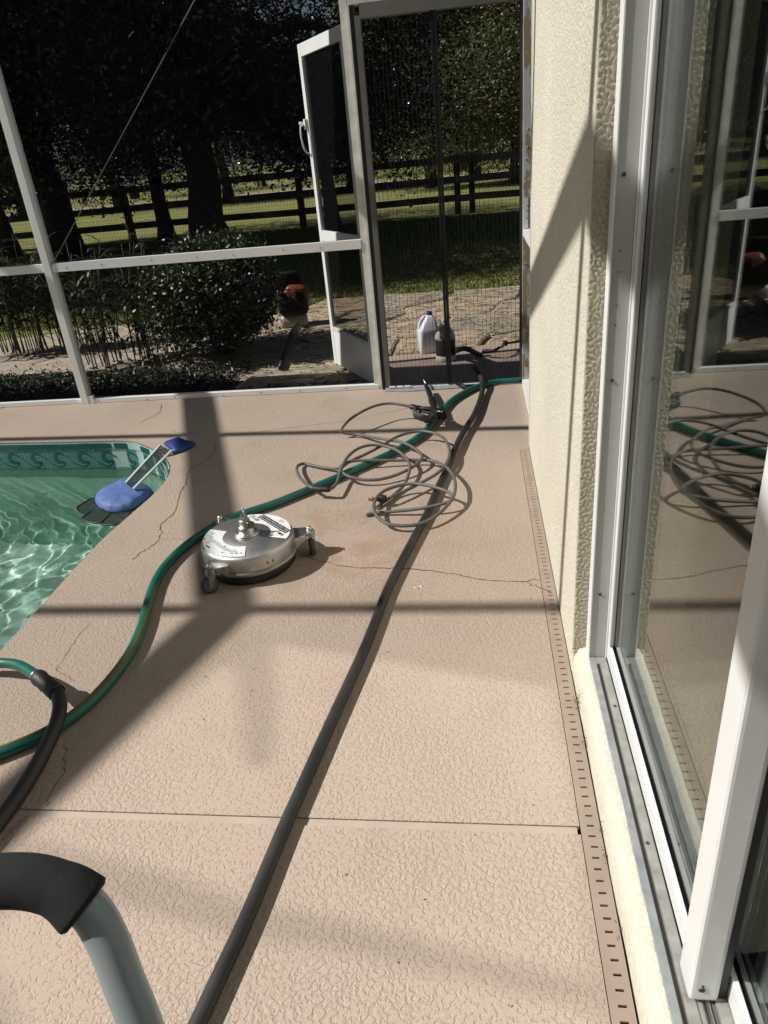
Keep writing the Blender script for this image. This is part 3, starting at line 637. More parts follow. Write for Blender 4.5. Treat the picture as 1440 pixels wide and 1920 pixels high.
# rear slope: two openings cut in to stand in for sun reflected off the glass
def up_to_roof(px, py):
    g_ = at(px, py); u_ = -SUND; t_ = (ZA+0.1-SL*YA-g_.z+SL*g_.y)/(u_.z-SL*u_.y); return g_+u_*t_
bm = bmesh.new(); es_ = []
for loop in ([Vector((-10.5, YB, zr(YB)+0.1)), Vector((0.3, YB, zr(YB)+0.1)), Vector((0.3, YA, ZA+0.1)), Vector((-10.5, YA, ZA+0.1))],
             [up_to_roof(*p) for p in ((512, 1206), (1035, 1291), (1084, 1545), (1104, 1838), (590, 1712), (450, 1688), (330, 1640), (170, 1602), (60, 1570), (130, 1502), (300, 1347), (418, 1242), (440, 1262), (465, 1440), (512, 1432), (522, 1330))],
             [up_to_roof(*p) for p in ((590, 1778), (690, 1798), (1110, 1893), (1130, 2010), (60, 1970), (-40, 1760), (60, 1680), (170, 1682), (330, 1728), (460, 1762))]):
    vv = [bm.verts.new(p) for p in loop]; es_ += [bm.edges.new((vv[i], vv[(i+1) % len(vv)])) for i in range(len(vv))]
bmesh.ops.triangle_fill(bm, use_beauty=True, edges=es_); me = bpy.data.meshes.new('roof_screen'); bm.to_mesh(me); bm.free()
o = put('roof_screen', me, None, ROOFMESH); o.parent = enc; o.matrix_parent_inverse = Matrix.Translation(-enc.location)
# short side bay between the door jamb and the house
part(MB().box((0.288, 3.46, 0.90), (0.338, YS-0.084, 0.935)), 'side_mid_rail', WHITE, enc, bevel=0.0015)
part(MB().box((0.286, 3.44, 0.002), (0.338, YS-0.084, 0.034)), 'side_bottom_rail', WHITE, enc)
part(MB().box((0.289, YS-0.082, 0.03), (0.36, YS+0.03, ZT)), 'post', PEEL, enc)
pane('screen_panel', MESH, enc, [(0.33, 3.46, 0.03), (0.33, YS-0.03, 0.03), (0.33, YS-0.03, ZT), (0.33, 3.46, ZT)])
jm = MB()
for z in (1.36, 1.30, 1.06, 1.035, 0.995, 0.70, 0.74, 0.42, 0.22, 0.13, 1.45, 0.50):
    x = 0.315+rs_.uniform(-0.012, 0.014); part(MB().lathe([(0.0045, -0.001), (0.0045, 0.006), (0.002, 0.009)], (x, YS-0.082, z), 8, mat=Matrix.Rotation(PI/2, 4, 'X').to_3x3()), 'screw', STEELD, enc)
part(MB().box((0.292, YS-0.088, 0.94), (0.318, YS-0.0825, 1.10)), 'patch_plate', WHITE, enc)
# bracing cable
cb = MB().tube([(-2.70, YS-0.03, 0.93), tuple(ony(365, 0, YS-0.03)), tuple(Vector((-2.70, YS-0.03, 0.93)).lerp(ony(365, 0, YS-0.03), 1.35))], 0.0028, 6)
cb.build('bracing_cable', pmat('dull_cable', (0.10, 0.10, 0.095), 0.6, 0.3), None, label='thin steel bracing cable running diagonally across the dark screen', cat='cable')

# ------------------------------------------------------------------ open screen door
H0 = Vector((-0.668, 4.632)); H1 = Vector((-1.052, 5.250)); dd = (H1-H0).normalized(); dn = Vector((-dd.y, dd.x)); Wd = (H1-H0).length
door = thing('screen_door', 'white screen door swung open outwards with a solid white kick plate', 'door', loc=(H0.x, H0.y, 0))
door.rotation_euler = (0, 0, math.atan2(dd.y, dd.x))
def dpart(bm_, name, m, **kw): return bm_.build(name, m, door, **kw)
dz0, dz1 = 0.015, 2.045
dpart(MB().box((0, -0.014, dz0), (0.05, 0.014, dz1)), 'stile', WHITE, bevel=0.002)
dpart(MB().box((Wd-0.05, -0.014, dz0), (Wd, 0.014, dz1)), 'stile', WHITE, bevel=0.002)
dpart(MB().box((0.05, -0.013, dz1-0.07), (Wd-0.05, 0.013, dz1)), 'top_rail', WHITE, bevel=0.002)
dpart(MB().box((0.05, -0.013, 0.885), (Wd-0.05, 0.013, 0.955)), 'mid_rail', WHITE, bevel=0.002)
dpart(MB().box((0.05, -0.012, dz0), (Wd-0.05, 0.012, 0.285)), 'kick_plate', WHITE, bevel=0.002)
dpart(MB().box((0.05, -0.016, 0.272), (Wd-0.05, 0.016, 0.292)), 'kick_trim', OLDWHITE)
for za, zb in ((0.29, 0.886), (0.954, dz1-0.07)): dpart(MB().add([(0.05, 0, za), (Wd-0.05, 0, za), (Wd-0.05, 0, zb), (0.05, 0, zb)], [(0, 1, 2, 3)]), 'screen_panel', MESH)
hb = dpart(MB().box((Wd-0.034, 0.013, 1.575), (Wd-0.006, 0.036, 1.635)), 'handle', WHITE, bevel=0.004)
MB().tube(catmull([(Wd-0.02, 0.03, 1.60), (Wd-0.02, 0.062, 1.59), (Wd-0.02, 0.066, 1.52), (Wd-0.02, 0.05, 1.45), (Wd-0.02, 0.014, 1.425)], 6), 0.006, 8).build('pull', WHITE, hb)
MB().tube([(Wd+0.0, 0.036, 1.612), (Wd+0.0, 0.062, 1.612)], 0.009, 10).build('latch_knob', WHITE, hb)

# ------------------------------------------------------------------ retractable pleated screen in the doorway
rt_ = thing('retractable_screen', 'black pleated retractable screen closed across the doorway with a black centre bar', 'screen', loc=(-0.17, YS-0.03, 0))
XA, XB, XM = -0.612, 0.272, -0.178; YP = YS-0.032
part(MB().box((-0.632, YP-0.02, 0.01), (-0.622, YP+0.03, 2.11)), 'cassette', OLDWHITE, rt_)
part(MB().box((-0.6215, YP-0.006, 0.01), (-0.598, YP+0.02, 2.11)), 'cassette_channel', GASKET, rt_)
part(MB().box((-0.5975, YP-0.022, 0.02), (-0.566, YP+0.022, 2.06)), 'cassette', pmat('grey_cassette', (0.12, 0.117, 0.11), 0.5), rt_)
part(MB().box((0.273, YP-0.012, 0.012), (0.286, YP+0.02, 2.11)), 'receiver', pmat('purple_black_bar', (0.035, 0.03, 0.05), 0.4), rt_)
part(MB().box((XM-0.015, YP-0.022, 0.02), (XM-0.002, YP+0.018, 2.11)), 'centre_bar', PLASTIC, rt_, bevel=0.002)
part(MB().box((XM+0.000, YP-0.020, 0.02), (XM+0.015, YP+0.018, 2.11)), 'centre_bar', pmat('bar_face', (0.014, 0.014, 0.02), 0.45, spec=0.3), rt_, bevel=0.002)
part(MB().box((-0.566, YP-0.03, 2.045), (0.272, YP+0.03, 2.112)), 'top_track', pmat('grey_top_track', (0.13, 0.128, 0.12), 0.5), rt_)
part(MB().box((-0.60, YP-0.02, 0.001), (0.285, YP+0.024, 0.012)), 'bottom_track', OLDWHITE, rt_)
tv = MB(); tv.poly([(-0.60, 4.50), (-0.45, 4.475), (-0.2, 4.49), (0.285, 4.535), (0.285, 4.553), (-0.60, 4.553)], -0.002, 0.007); part(tv, 'threshold', ALUG, rt_)
for i in range(3): part(MB().box((-0.575+0.05*i, YP-0.035, 0.012), (-0.535+0.05*i, YP-0.022, 0.024)), 'chain_link', WHITE, rt_)
def pleats(xa, xb, n):
    mb_ = MB(); ln = MB(); vs = []; st = (xb-xa)/n
    for i in range(n+1):
        x = xa+st*i; yy = YP+(0.007 if i % 2 else -0.007); vs += [(x, yy, 0.015), (x, yy, 2.05)]
        if i % 2 == 0: ln.box((x-0.0009, yy-0.0012, 0.015), (x+0.0009, yy+0.0004, 2.05))
    mb_.add(vs, [(2*i, 2*i+2, 2*i+3, 2*i+1) for i in range(n)])
    part(mb_, 'pleated_mesh', PLEAT, rt_); o = part(ln, 'pleat_edge', GASKET, rt_); o['kind'] = 'stuff'
pleats(-0.566, XM-0.016, 30); pleats(XM+0.016, 0.272, 34)

# ------------------------------------------------------------------ hoses
def hose(name, pts, r, m, label=None, cat=None, parent=None, n=12, sub=8, flat=1.0):
    P = catmull(pts, sub); return MB().tube(P, r, n, flat=flat).build(name, m, parent, label=label, cat=cat), P
RB = 0.0168
bl = [(890,690),(898,700),(904,715),(903,740),(890,776),(868,812),(852,845),(838,880),(820,918),(800,965),(775,1012),(747,1065),(725,1110),(704,1165),(682,1220),(654,1282),(625,1345),(595,1412),(565,1480),(536,1545),(508,1612),(480,1680),(453,1742),(425,1802),(398,1860),(370,1920),(338,1985),(300,2070)]
pts = [at(*p, RB+ (0.012 if 860 > p[1] > 705 else 0)) for p in bl]
for i in range(3): pts[i].z = 0.05; pts[i] = at(*bl[i], 0.05)
o, _ = hose('black_hose', pts, RB, HOSEBLK, 'long dark rubber hose running straight down the middle of the deck', 'hose')
RG = 0.0185
gn = [(1005,702),(975,712),(930,716),(895,725),(868,738),(845,753),(830,770),(815,788),(790,816),(750,841),(705,863),(660,883),(610,905),(560,926),(510,946),(470,959),(430,973),(395,992),(360,1015),(330,1040),(305,1068),(288,1100),(277,1135),(268,1170),(252,1210),(230,1246),(200,1284),(165,1320),(120,1355),(70,1383),(0,1412),(-70,1436),(-140,1450)]
pts = [at(*p, RG+0.001) for p in gn]
gh = thing('green_hose', 'green garden hose with a yellow stripe winding past the steel cleaner', 'hose')
o, P = hose('hose_body', pts, RG, HOSEGRN, parent=gh)
# spiralled yellow dashes on the flank, near end
st = MB(); acc = 0.0
for i in range(1, len(P)):
    acc += (P[i]-P[i-1]).length
for i in range(int(len(P)*0.66), len(P)-1):
    for u in (0, 0.33, 0.66):
        p = P[i].lerp(P[i+1], u); t = (P[i+1]-P[i]).normalized(); sd_ = t.cross(Vector((0, 0, 1))).normalized()
        for a in (2.35-1.5*(i/len(P)-0.66)/0.34, 2.65-1.5*(i/len(P)-0.66)/0.34):
            nn = (sd_*math.cos(a)*(1)+Vector((0, 0, 1))*math.sin(a)); c = p+nn*(RG+0.0004); s2 = t.cross(nn)
            e = (t*0.006+s2*0.003); f_ = (s2*0.0016)
            st.add([c-e-f_, c+e-f_, c+e+f_, c-e+f_], [(0, 1, 2, 3)])
so_ = st.build('yellow_stripe', STRIPE, o); so_['kind'] = 'stuff'
jh = thing('joined_hose', 'short green hose joined by a black coupling to a black hose at the left edge', 'hose')
hose('green_section', [at(*p, z) for p, z in (((-120,1262), 0.05), ((-50,1243), 0.055), ((0,1243), 0.06), ((30,1246), 0.07), ((55,1258), 0.08), ((76,1275), 0.088))], 0.0165, HOSEGRN, parent=jh)
c0, c1 = at(70, 1268, 0.086), at(108, 1300, 0.082); ax = (c1-c0)
MB().tube([c0+ax*t for t in (0, 0.02, 0.06, 0.2, 0.24, 0.5, 0.55, 0.8, 0.84, 0.96, 1.0)], [0.0215, 0.0235, 0.025, 0.025, 0.0235, 0.025, 0.0235, 0.026, 0.0245, 0.026, 0.024], 18).build('coupling', RUBBER, jh)
MB().tube([c0-ax*0.07, c0-ax*0.005], 0.0195, 14).build('hose_clamp', STEEL, jh)
hose('black_section', [at(*p, z) for p, z in (((106,1298), 0.082), ((111,1310), 0.078), ((112,1330), 0.07), ((105,1360), 0.060), ((92,1390), 0.045), ((72,1430), 0.028), ((45,1475), 0.022), ((15,1518), 0.021), ((-30,1575), 0.021), ((-120,1670), 0.021))], 0.0205, HOSEBLK, parent=jh)

ph = thing('pressure_hose', 'thin grey pressure hose lying in loose loops in front of the doorway', 'hose')
zc = lambda x, y: (520+x/3.2727, 680+y/3.2727)
RP = 0.0078
def zz(seq): return [at(*zc(x, y), h) for x, y, h in seq]
l1 = [(880,280,.085),(820,270,.09),(760,258,.10),(690,250,.105),(610,262,.105),(530,295,.10),(450,345,.085),(402,395,.06),(395,422,.04),(430,436,.025),(500,441,.02),(580,458,.03),(660,470,.045),(740,482,.05),(800,502,.05),(855,535,.05),(886,570,.05),(880,600,.045),(840,635,.04),(770,672,.035),(690,702,.03),(600,719,.03),(510,716,.035),(430,694,.045),(388,662,.05),(392,636,.05),(430,612,.048),(490,600,.046),(560,600,.044),(700,600,.035),(870,598,.03),(960,605,.035),(1035,640,.05),(1082,700,.06),(1092,770,.06),(1075,830,.055),(1020,900,.045),(940,962,.035),(860,992,.03),(760,1001,.03),(670,986,.035),(612,942,.045),(592,890,.05),(602,840,.052),(650,790,.05),(740,755,.05),(840,742,.055),(950,760,.06),(1040,790,.06),(1078,820,.055),(1060,850,.05),(960,880,.042),(840,900,.03),(720,912,.02),(600,924,.012),(545,933,.011)]
l2 = [(690,828,.04),(780,788,.04),(880,738,.04),(980,680,.045),(1030,630,.05),(1056,570,.055),(1050,510,.058),(1010,455,.06),(940,427,.06),(850,422,.058),(740,452,.056),(640,510,.05),(540,562,.042),(440,610,.034),(380,648,.026),(300,646,.016),(220,632,.012),(160,620,.014),(122,638,.03),(125,680,.045),(160,730,.05),(215,768,.05),(270,776,.05),(325,775,.05),(362,742,.045),(380,690,.05),(398,640,.06),(430,580,.065),(490,530,.07),(570,506,.07),(660,512,.065),(740,542,.06),(795,590,.055),(812,640,.045),(800,700,.035),(770,758,.02),(715,812,.013),(650,858,.012),(605,890,.012)]
hose('hose_length', zz(l1), RP, HOSEGRY, parent=ph, n=10, sub=5); hose('hose_length', zz(l2), RP, HOSEGRY, parent=ph, n=10, sub=5)
a, c = at(*zc(222, 772), .051), at(*zc(322, 777), .051); MB().tube(catmull([a, (a+c)/2+Vector((0, -0.004, 0)), c], 4), 0.0135, 12).build('rubber_sleeve', RUBBER, ph)
a, c = at(*zc(672, 832), .04), at(*zc(606, 836), .04); MB().tube([a, a.lerp(c, .35), a.lerp(c, .7), c], [0.012, 0.019, 0.017, 0.010], 14).build('end_sleeve', RUBBER, ph)
d = (c-a).normalized(); MB().tube([c, c+d*0.012, c+d*0.012, c+d*0.02, c+d*0.02, c+d*0.034], [0.006, 0.006, 0.0105, 0.0105, 0.007, 0.007], 12).build('brass_fitting', BRASS, ph)

# ------------------------------------------------------------------ spray gun
gun = thing('spray_gun', 'black pressure washer spray gun lying at the doorway with its lance pointing out', 'spray gun')
ga = lambda x, y, z: at(760+x/10.286, 700+y/10.286, z)
MB().tube([ga(395, 200, .05), ga(330, 70, .05), ga(290, -40, .05)], 0.006, 8).build('lance', STEELD, gun)
MB().tube([ga(400, 240, .055), ga(440, 320, .055), ga(495, 470, .06), ga(500, 490, .062)], [0.012, 0.016, 0.017, 0.017], 12).build('lance_sleeve', PLASTIC, gun)
MB().tube([ga(500, 480, .062), ga(510, 500, .064), ga(530, 570, .07), ga(560, 650, .075), ga(575, 690, .078)], [0.016, 0.021, 0.022, 0.018, 0.016], 12).build('coupler', PLASTIC, gun)
MB().tube(catmull([ga(100, 640, .085), ga(330, 680, .085), ga(500, 690, .085), ga(600, 690, .085)], 3), [0.013]*4+[0.015]*3+[0.017]*3, 12).build('inlet_tube', PLASTIC, gun)
MB().tube([ga(110, 645, .085), ga(180, 655, .085), ga(185, 655, .085), ga(290, 675, .085)], [0.0165, 0.0165, 0.0145, 0.0145], 14).build('hose_nut', RUBBER, gun)
MB().tube(catmull([ga(540, 700, .085), ga(600, 760, .085), ga(660, 790, .083), ga(700, 810, .08), ga(745, 845, .076)], 3), [0.020, 0.024, 0.027, 0.029, 0.031, 0.032, 0.032, 0.031, 0.030, 0.028, 0.026, 0.024, 0.020], 14).build('body', PLASTIC, gun)
MB().tube(catmull([ga(185, 730, .082), ga(190, 790, .078), ga(260, 830, .07), ga(350, 860, .066), ga(410, 890, .063), ga(450, 870, .065), ga(530, 830, .072), ga(640, 830, .078)], 4), [0.014]*5+[0.017]*20+[0.016]*4, 10, flat=1.5).build('handle_loop', GRIPG, gun)
MB().tube(catmull([ga(250, 740, .078), ga(340, 735, .078), ga(430, 760, .077), ga(560, 760, .08)], 3), 0.009, 8).build('trigger', PLASTIC, gun)
MB().tube([ga(610, 735, .104), ga(720, 740, .104)], 0.007, 8).build('safety_latch', STEEL, gun)
hc = thing('hose_clip', 'small black plastic clip lying on the door threshold by the hoses', 'clip')
MB().tube([at(857, 719, .02), at(872, 726, .02), at(890, 724, .02)], [0.012, 0.017, 0.014], 8).build('clip_body', PLASTIC, hc); MB().tube([at(868, 727, .018), at(884, 729, .018)], 0.006, 8).build('clip_arm', PLASTIC, hc)

# ------------------------------------------------------------------ surface cleaner
CC = Vector((-0.905, 2.362, 0)); R0 = 0.181; ZTOP = 0.125
sc_ = thing('surface_cleaner', 'round stainless steel surface cleaner on three casters with white stickers', 'surface cleaner', loc=tuple(CC))
def sp_(mb_, name, m, parent=None, **kw): return mb_.build(name, m, parent or sc_, **kw)
HOUSE = pmat('worn_steel', (0.55, 0.545, 0.52), 0.46, 1.0, 0.22, 14, 0.3, 0.0008, 60)
deckp = [(R0, 0.058), (R0+0.001, 0.062), (R0+0.001, 0.108), (R0-0.002, 0.117), (R0-0.008, ZTOP), (0.095, ZTOP+0.001), (0.09, ZTOP+0.004), (0.05, ZTOP+0.006), (0.045, ZTOP+0.006)]
hs = sp_(MB().lathe(deckp, n=72), 'housing', HOUSE)
sp_(MB().lathe([(R0-0.01, 0.043), (R0+0.006, 0.045), (R0+0.008, 0.052), (R0+0.006, 0.060), (R0, 0.061)], n=72), 'lower_rim', STEELD)
sk = MB().lathe([(R0-0.012, 0.004), (R0-0.007, 0.010), (R0-0.006, 0.044), (R0-0.03, 0.046)], n=72); sp_(sk, 'brush_skirt', RUBBER)
hubz = ZTOP+0.006
hub = sp_(MB().lathe([(0.047, hubz-0.002), (0.048, hubz+0.006), (0.045, hubz+0.010), (0.031, hubz+0.011), (0.030, hubz+0.034), (0.027, hubz+0.038), (0.022, hubz+0.039), (0.022, hubz+0.062), (0.019, hubz+0.066)], n=28), 'hub', STEEL)
sp_(MB().lathe([(0.016, 0), (0.0165, 0.012), (0.012, 0.014), (0.0105, 0.03)], (0, 0, hubz+0.064), 6, smooth=False), 'inlet_nut', STEELD)
sp_(MB().tube([(0.014, -0.012, hubz+0.052), (0.036, -0.026, hubz+0.052)], [0.014, 0.015], 14), 'side_port', pmat('olive_port', (0.10, 0.09, 0.05), 0.4, 0.6))
sp_(MB().lathe([(0.005, 0), (0.005, 0.022), (0.0035, 0.026)], (0.004, 0.002, hubz+0.09), 10), 'inlet_nipple', STEEL)
for a in (0.4, 2.0, 3.6, 5.2): sp_(MB().lathe([(0.0035, 0), (0.0035, 0.003), (0.002, 0.0045)], (0.039*math.cos(a), 0.039*math.sin(a), hubz+0.0095), 8), 'bolt', STEELD)
for px, v in ((500, 1052), (512, 1050)):
    q = at(px, v, 0.085)-CC; q = Vector((q.x, q.y, 0)).normalized(); a = math.atan2(q.y, q.x)
    sp_(MB().tube([(q.x*R0, q.y*R0, 0.083), (q.x*(R0+0.006), q.y*(R0+0.006), 0.083)], 0.0055, 10), 'bolt', STEELD)
# stickers: ring sectors
def sector(a0, a1, r0, r1, z, n=24):
    vs = []; 
    for i in range(n+1):
        a = a0+(a1-a0)*i/n; vs += [(r0*math.cos(a), r0*math.sin(a), z), (r1*math.cos(a), r1*math.sin(a), z)]
    return vs, [(2*i, 2*i+1, 2*i+3, 2*i+2) for i in range(n)]
def angp(px, py):
    q = at(px, py, ZTOP+0.003)-CC; return math.atan2(q.y, q.x)
aA, aB = angp(538, 1010), angp(464, 966); aC, aD = angp(391, 992), angp(459, 1040)
if aB < aA: aB += 2*PI
if aD < aC: aD += 2*PI
ZL = ZTOP+0.0035
vs, fs = sector(aA, aB, 0.093, 0.171, ZL); s1 = sp_(MB().add(vs, fs), 'sticker', LABELW)
vs, fs = sector(aC, aD, 0.094, 0.171, ZL); s2 = sp_(MB().add(vs, fs), 'sticker', LABELW)
def quadstrip(c, u, v, w, h, z): return [Vector((*(c+u*sx*w/2+v*sy_*h/2), z)) for sx, sy_ in ((-1,-1),(1,-1),(1,1),(-1,1))], [(0,1,2,3)]
mid = (aA+aB)/2; 
P0 = (at(490, 967, ZL)-CC).to_2d(); P1 = (at(541, 997, ZL)-CC).to_2d(); u = (P1-P0).normalized(); v = Vector((-u.y, u.x))
if v.dot((P0+P1)/2) < 0: v = -v
bc = (P0+P1)/2+v*0.002
bw = 2*math.sqrt(max(0.001, 0.1705**2-(bc.length+0.006)**2))
vs, fs = quadstrip(bc, u, v, bw-0.006, 0.020, ZL+0.0006); sp_(MB().add(vs, fs), 'print_band', INK, s1)
vs, fs = quadstrip(bc-v*0.0155, u, v, bw*0.98, 0.006, ZL+0.0006); sp_(MB().add(vs, fs), 'print_band', INK, s1)
def text(body, size, c, u, z, m, parent, name='lettering'):
    cu = bpy.data.curves.new('t', 'FONT'); cu.body = body; cu.size = size; cu.align_x = 'CENTER'; cu.align_y = 'CENTER'; cu.resolution_u = 2
    to = bpy.data.objects.new('t', cu); COL.objects.link(to); bpy.context.view_layer.update()
    me = bpy.data.meshes.new_from_object(to); bpy.data.objects.remove(to); me.materials.clear()
    o = put(name, me, parent, m); o.location = (c.x, c.y, z); o.rotation_euler = (0, 0, math.atan2(u.y, u.x)); return o
ur = u
text('High Pressure Rotary Surface Cleaner', 0.0145, bc+v*0.0005, ur, ZL+0.0012, LABELW, s1)
pc = (at(476, 970, ZL)-CC).to_2d(); text('15-in', 0.032, pc+Vector((0.004, -0.006)), ur, ZL+0.0012, INK, s1)
pr = MB()
def lines(c, u, v, w, h, k, z, fill=0.55):
    for i in range(k):
        vs, fs = quadstrip(c+v*(h*(i/(k-1)-0.5)), u, v, w*random.uniform(0.8, 1), h/(k-1)*fill, z); pr.add(vs, fs)
for q, w, h, k in (((484, 975), .024, .012, 4), ((528, 977), .030, .014, 4)):
    c = (at(*q, ZL)-CC).to_2d(); lines(c, u, v, w, h, k, ZL+0.0006)
sp_(pr, 'small_print', INKG, s1, kind='stuff'); pr = MB(); c = (at(526, 1001, ZL)-CC).to_2d()
for i in range(11): vs, fs = quadstrip(c+u*(0.034*(i/10-0.5)), u, v, random.choice((0.001, 0.0018, 0.0024)), 0.013, ZL+0.0006); pr.add(vs, fs)
sp_(pr, 'barcode', INK, s1, kind='stuff'); pr = MB()
for q, w, h, k in (((398,1000),.032,.012,4),((394,1006),.04,.012,4),((397,1013),.044,.014,5),((406,1018),.045,.014,5),((413,1024),.040,.012,4),((421,1029),.040,.012,4),((430,1033),.036,.011,4),((441,1034),.036,.010,4),((391,1017),.022,.010,3)):
    c = (at(*q, ZL)-CC).to_2d(); lines(c, u, v, w, h, k, ZL+0.0006)
sp_(pr, 'small_print', INKG, s2, kind='stuff'); pr = MB()
for q in ((389,994),(387,999),(384,1010),(417,1036),(443,1038),(452,1037),(435,1038),(422,1025)):
    c = (at(*q, ZL)-CC).to_2d(); pr.add([Vector((*(c+Vector((math.cos(a), math.sin(a)))*0.0055), ZL+0.0007)) for a in (0.5, 2.6, 4.7)], [(0, 1, 2)])
c = (at(390, 1025, ZL)-CC).to_2d(); vs, fs = quadstrip(c, u, v, 0.030, 0.0055, ZL+0.0007); pr.add(vs, fs); sp_(pr, 'print_mark', INK, s2, kind='stuff')
# casters
def caster(pb, wang, arm_w=0.05):
    d = Vector((pb.x, pb.y)).normalized(); r_end = Vector((pb.x, pb.y)).length
    br = MB(); p0 = d*(R0-0.004); pe = d*r_end; s_ = Vector((-d.y, d.x))
    vs = [(*(p0+s_*arm_w), 0.098), (*(p0-s_*arm_w), 0.098), (*(pe-s_*0.022), 0.104), (*(pe+d*0.018), 0.104), (*(pe+s_*0.022), 0.104)]
    vs += [(x, y, z-0.005) for x, y, z in vs]
    br.add(vs, [(0,1,2,3,4), (9,8,7,6,5)]+[(i, i+5, (i+1) % 5+5, (i+1) % 5) for i in range(5)])
    g1 = [(*(p0+s_*arm_w), 0.095), (*(p0+s_*arm_w*0.9), 0.05), (*(pe+s_*0.02), 0.092)]; g2 = [(*(p0-s_*arm_w), 0.095), (*(p0-s_*arm_w*0.9), 0.05), (*(pe-s_*0.02), 0.092)]
    br.add(g1+[(x+0.002*s_.x, y+0.002*s_.y, z) for x, y, z in g1], [(0,1,2),(3,5,4),(0,3,4,1),(1,4,5,2),(2,5,3,0)]); br.add(g2+[(x-0.002*s_.x, y-0.002*s_.y, z) for x, y, z in g2], [(0,1,2),(3,5,4),(0,3,4,1),(1,4,5,2),(2,5,3,0)])
    cb_ = sp_(br, 'caster_bracket', STEEL)
    sp_(MB().lathe([(0.012, 0.104), (0.012, 0.112), (0.008, 0.118), (0.003, 0.120)], (pe.x, pe.y, 0), 14), 'caster_bolt', STEEL, cb_)
    sp_(MB().lathe([(0.020, 0.078), (0.021, 0.085), (0.015, 0.087), (0.021, 0.090), (0.019, 0.099)], (pe.x, pe.y, 0), 18), 'swivel', STEELD, cb_)
    wd = Vector((math.cos(wang), math.sin(wang))); wa = Vector((-wd.y, wd.x)); wc = pe+wd*0.014
    fk = MB()
    for sg in (1, -1):
        a_ = wa*sg*0.017; b_ = wa*sg*0.0145
        pts_ = [pe-wd*0.014, pe+wd*0.014, wc+wd*0.006, wc-wd*0.006]; zs_ = [0.080, 0.080, 0.026, 0.026]
        o_ = [(*(p+a_), z) for p, z in zip(pts_, zs_)]; i_ = [(*(p+b_), z) for p, z in zip(pts_, zs_)]
        fk.add(o_+i_, [(0,1,2,3),(7,6,5,4)]+[(i, i+4, (i+1) % 4+4, (i+1) % 4) for i in range(4)])
    fk.box((-0.018, -0.017, 0.076), (0.018, 0.017, 0.080), Matrix.Translation((pe.x, pe.y, 0)) @ Matrix.Rotation(wang, 4, 'Z'))
    sp_(fk, 'caster_fork', STEEL, cb_)
    Rm = (Matrix.Rotation(wang, 3, 'Z') @ Matrix.Rotation(PI/2, 3, 'X'))
    sp_(MB().lathe([(0.020, -0.011), (0.030, -0.011), (0.034, -0.006), (0.0345, 0.0), (0.034, 0.006), (0.030, 0.011), (0.020, 0.011)], (wc.x, wc.y, 0.0348), 28, mat=Rm), 'tyre', GRIPG, cb_)
    rim = MB().lathe([(0.0195, -0.0112), (0.0215, -0.0122), (0.0215, 0.0122), (0.0195, 0.0112)], (wc.x, wc.y, 0.0348), 24, mat=Rm, cap=False)
    for k_ in range(10):
        a = 2*PI*k_/10; e = Rm @ Vector((math.cos(a), math.sin(a), 0)); ax_ = Rm @ Vector((0, 0, 1))
        for sg in (1, -1): rim.bar(Vector((wc.x, wc.y, 0.0348))+e*0.004+ax_*sg*0.0115, Vector((wc.x, wc.y, 0.0348))+e*0.020+ax_*sg*0.0115, 0.002, 0.002, ax_)
    rim.lathe([(0.005, -0.015), (0.006, -0.013), (0.006, 0.013), (0.005, 0.015)], (wc.x, wc.y, 0.0348), 12, mat=Rm)
    sp_(rim, 'wheel_rim', pmat('rim_plastic', (0.30, 0.28, 0.24), 0.5), cb_)
caster(at(392, 1059, 0.116)-CC, -2.55); caster(at(579, 988, 0.116)-CC, -1.2); caster(at(412, 968, 0.116)-CC, 2.4)

# ------------------------------------------------------------------ frog ramp in the pool
fr = thing('escape_ramp', 'blue floating animal escape ramp with mesh sleeve hooked over the pool corner', 'pool ramp')
zf = lambda x, y, z: at(130+x/7.2, 890+y/7.2, z)
outl = [zf(345, 330, ZW+.02), zf(375, 385, ZW+.02), zf(470, 440, ZW+.02), zf(580, 460, ZW+.02), zf(720, 450, ZW+.02), zf(860, 412, ZW+.02), zf(960, 340, ZW+.02), zf(1060, 260, ZW+.02), zf(1110, 190, ZW+.02), zf(985, 125, ZW+.02), zf(740, 75, ZW+.02), zf(560, 150, ZW+.02), zf(400, 240, ZW+.02)]
ctr = sum(outl, Vector())/len(outl); ol = catmull(outl+[outl[0]], 4)[:-1]; ol = [Vector((p.x, p.y, ZW)) for p in ol]
for p in ol:
    if p.x > -1.625: p.x = -1.625
n = len(ol); vs = []; rings = [(1.0, -0.02), (1.02, 0.0), (1.015, 0.012), (0.96, 0.030), (0.88, 0.040), (0.6, 0.047), (0.3, 0.046)]; rp = random.Random(3)
for sc2, h in rings:
    for i, p in enumerate(ol):
        q = ctr.lerp(p, sc2); puck = (0.006*math.sin(i*1.3)*(1 if 22 > i > 2 else 0.3) if 0.9 < sc2 < 1 else 0.002*math.sin(i*0.7)); vs.append((q.x, q.y, ZW+h+puck+rp.uniform(-.002, .002)))
fs = [(r*n+i, r*n+(i+1) % n, (r+1)*n+(i+1) % n, (r+1)*n+i) for r in range(len(rings)-1) for i in range(n)]+[tuple((len(rings)-1)*n+i for i in range(n))]
MB().add(vs, fs, True).build('float_cushion', BLUE, fr)
sk_ = []; 
for sc2, h in ((1.03, -0.03), (1.035, 0.004)):
    for p in ol: q = ctr.lerp(p, sc2); sk_.append((q.x, q.y, ZW+h))
MB().add(sk_, [(i, (i+1) % n, n+(i+1) % n, n+i) for i in range(n)], True).build('cushion_band', GASKET, fr)
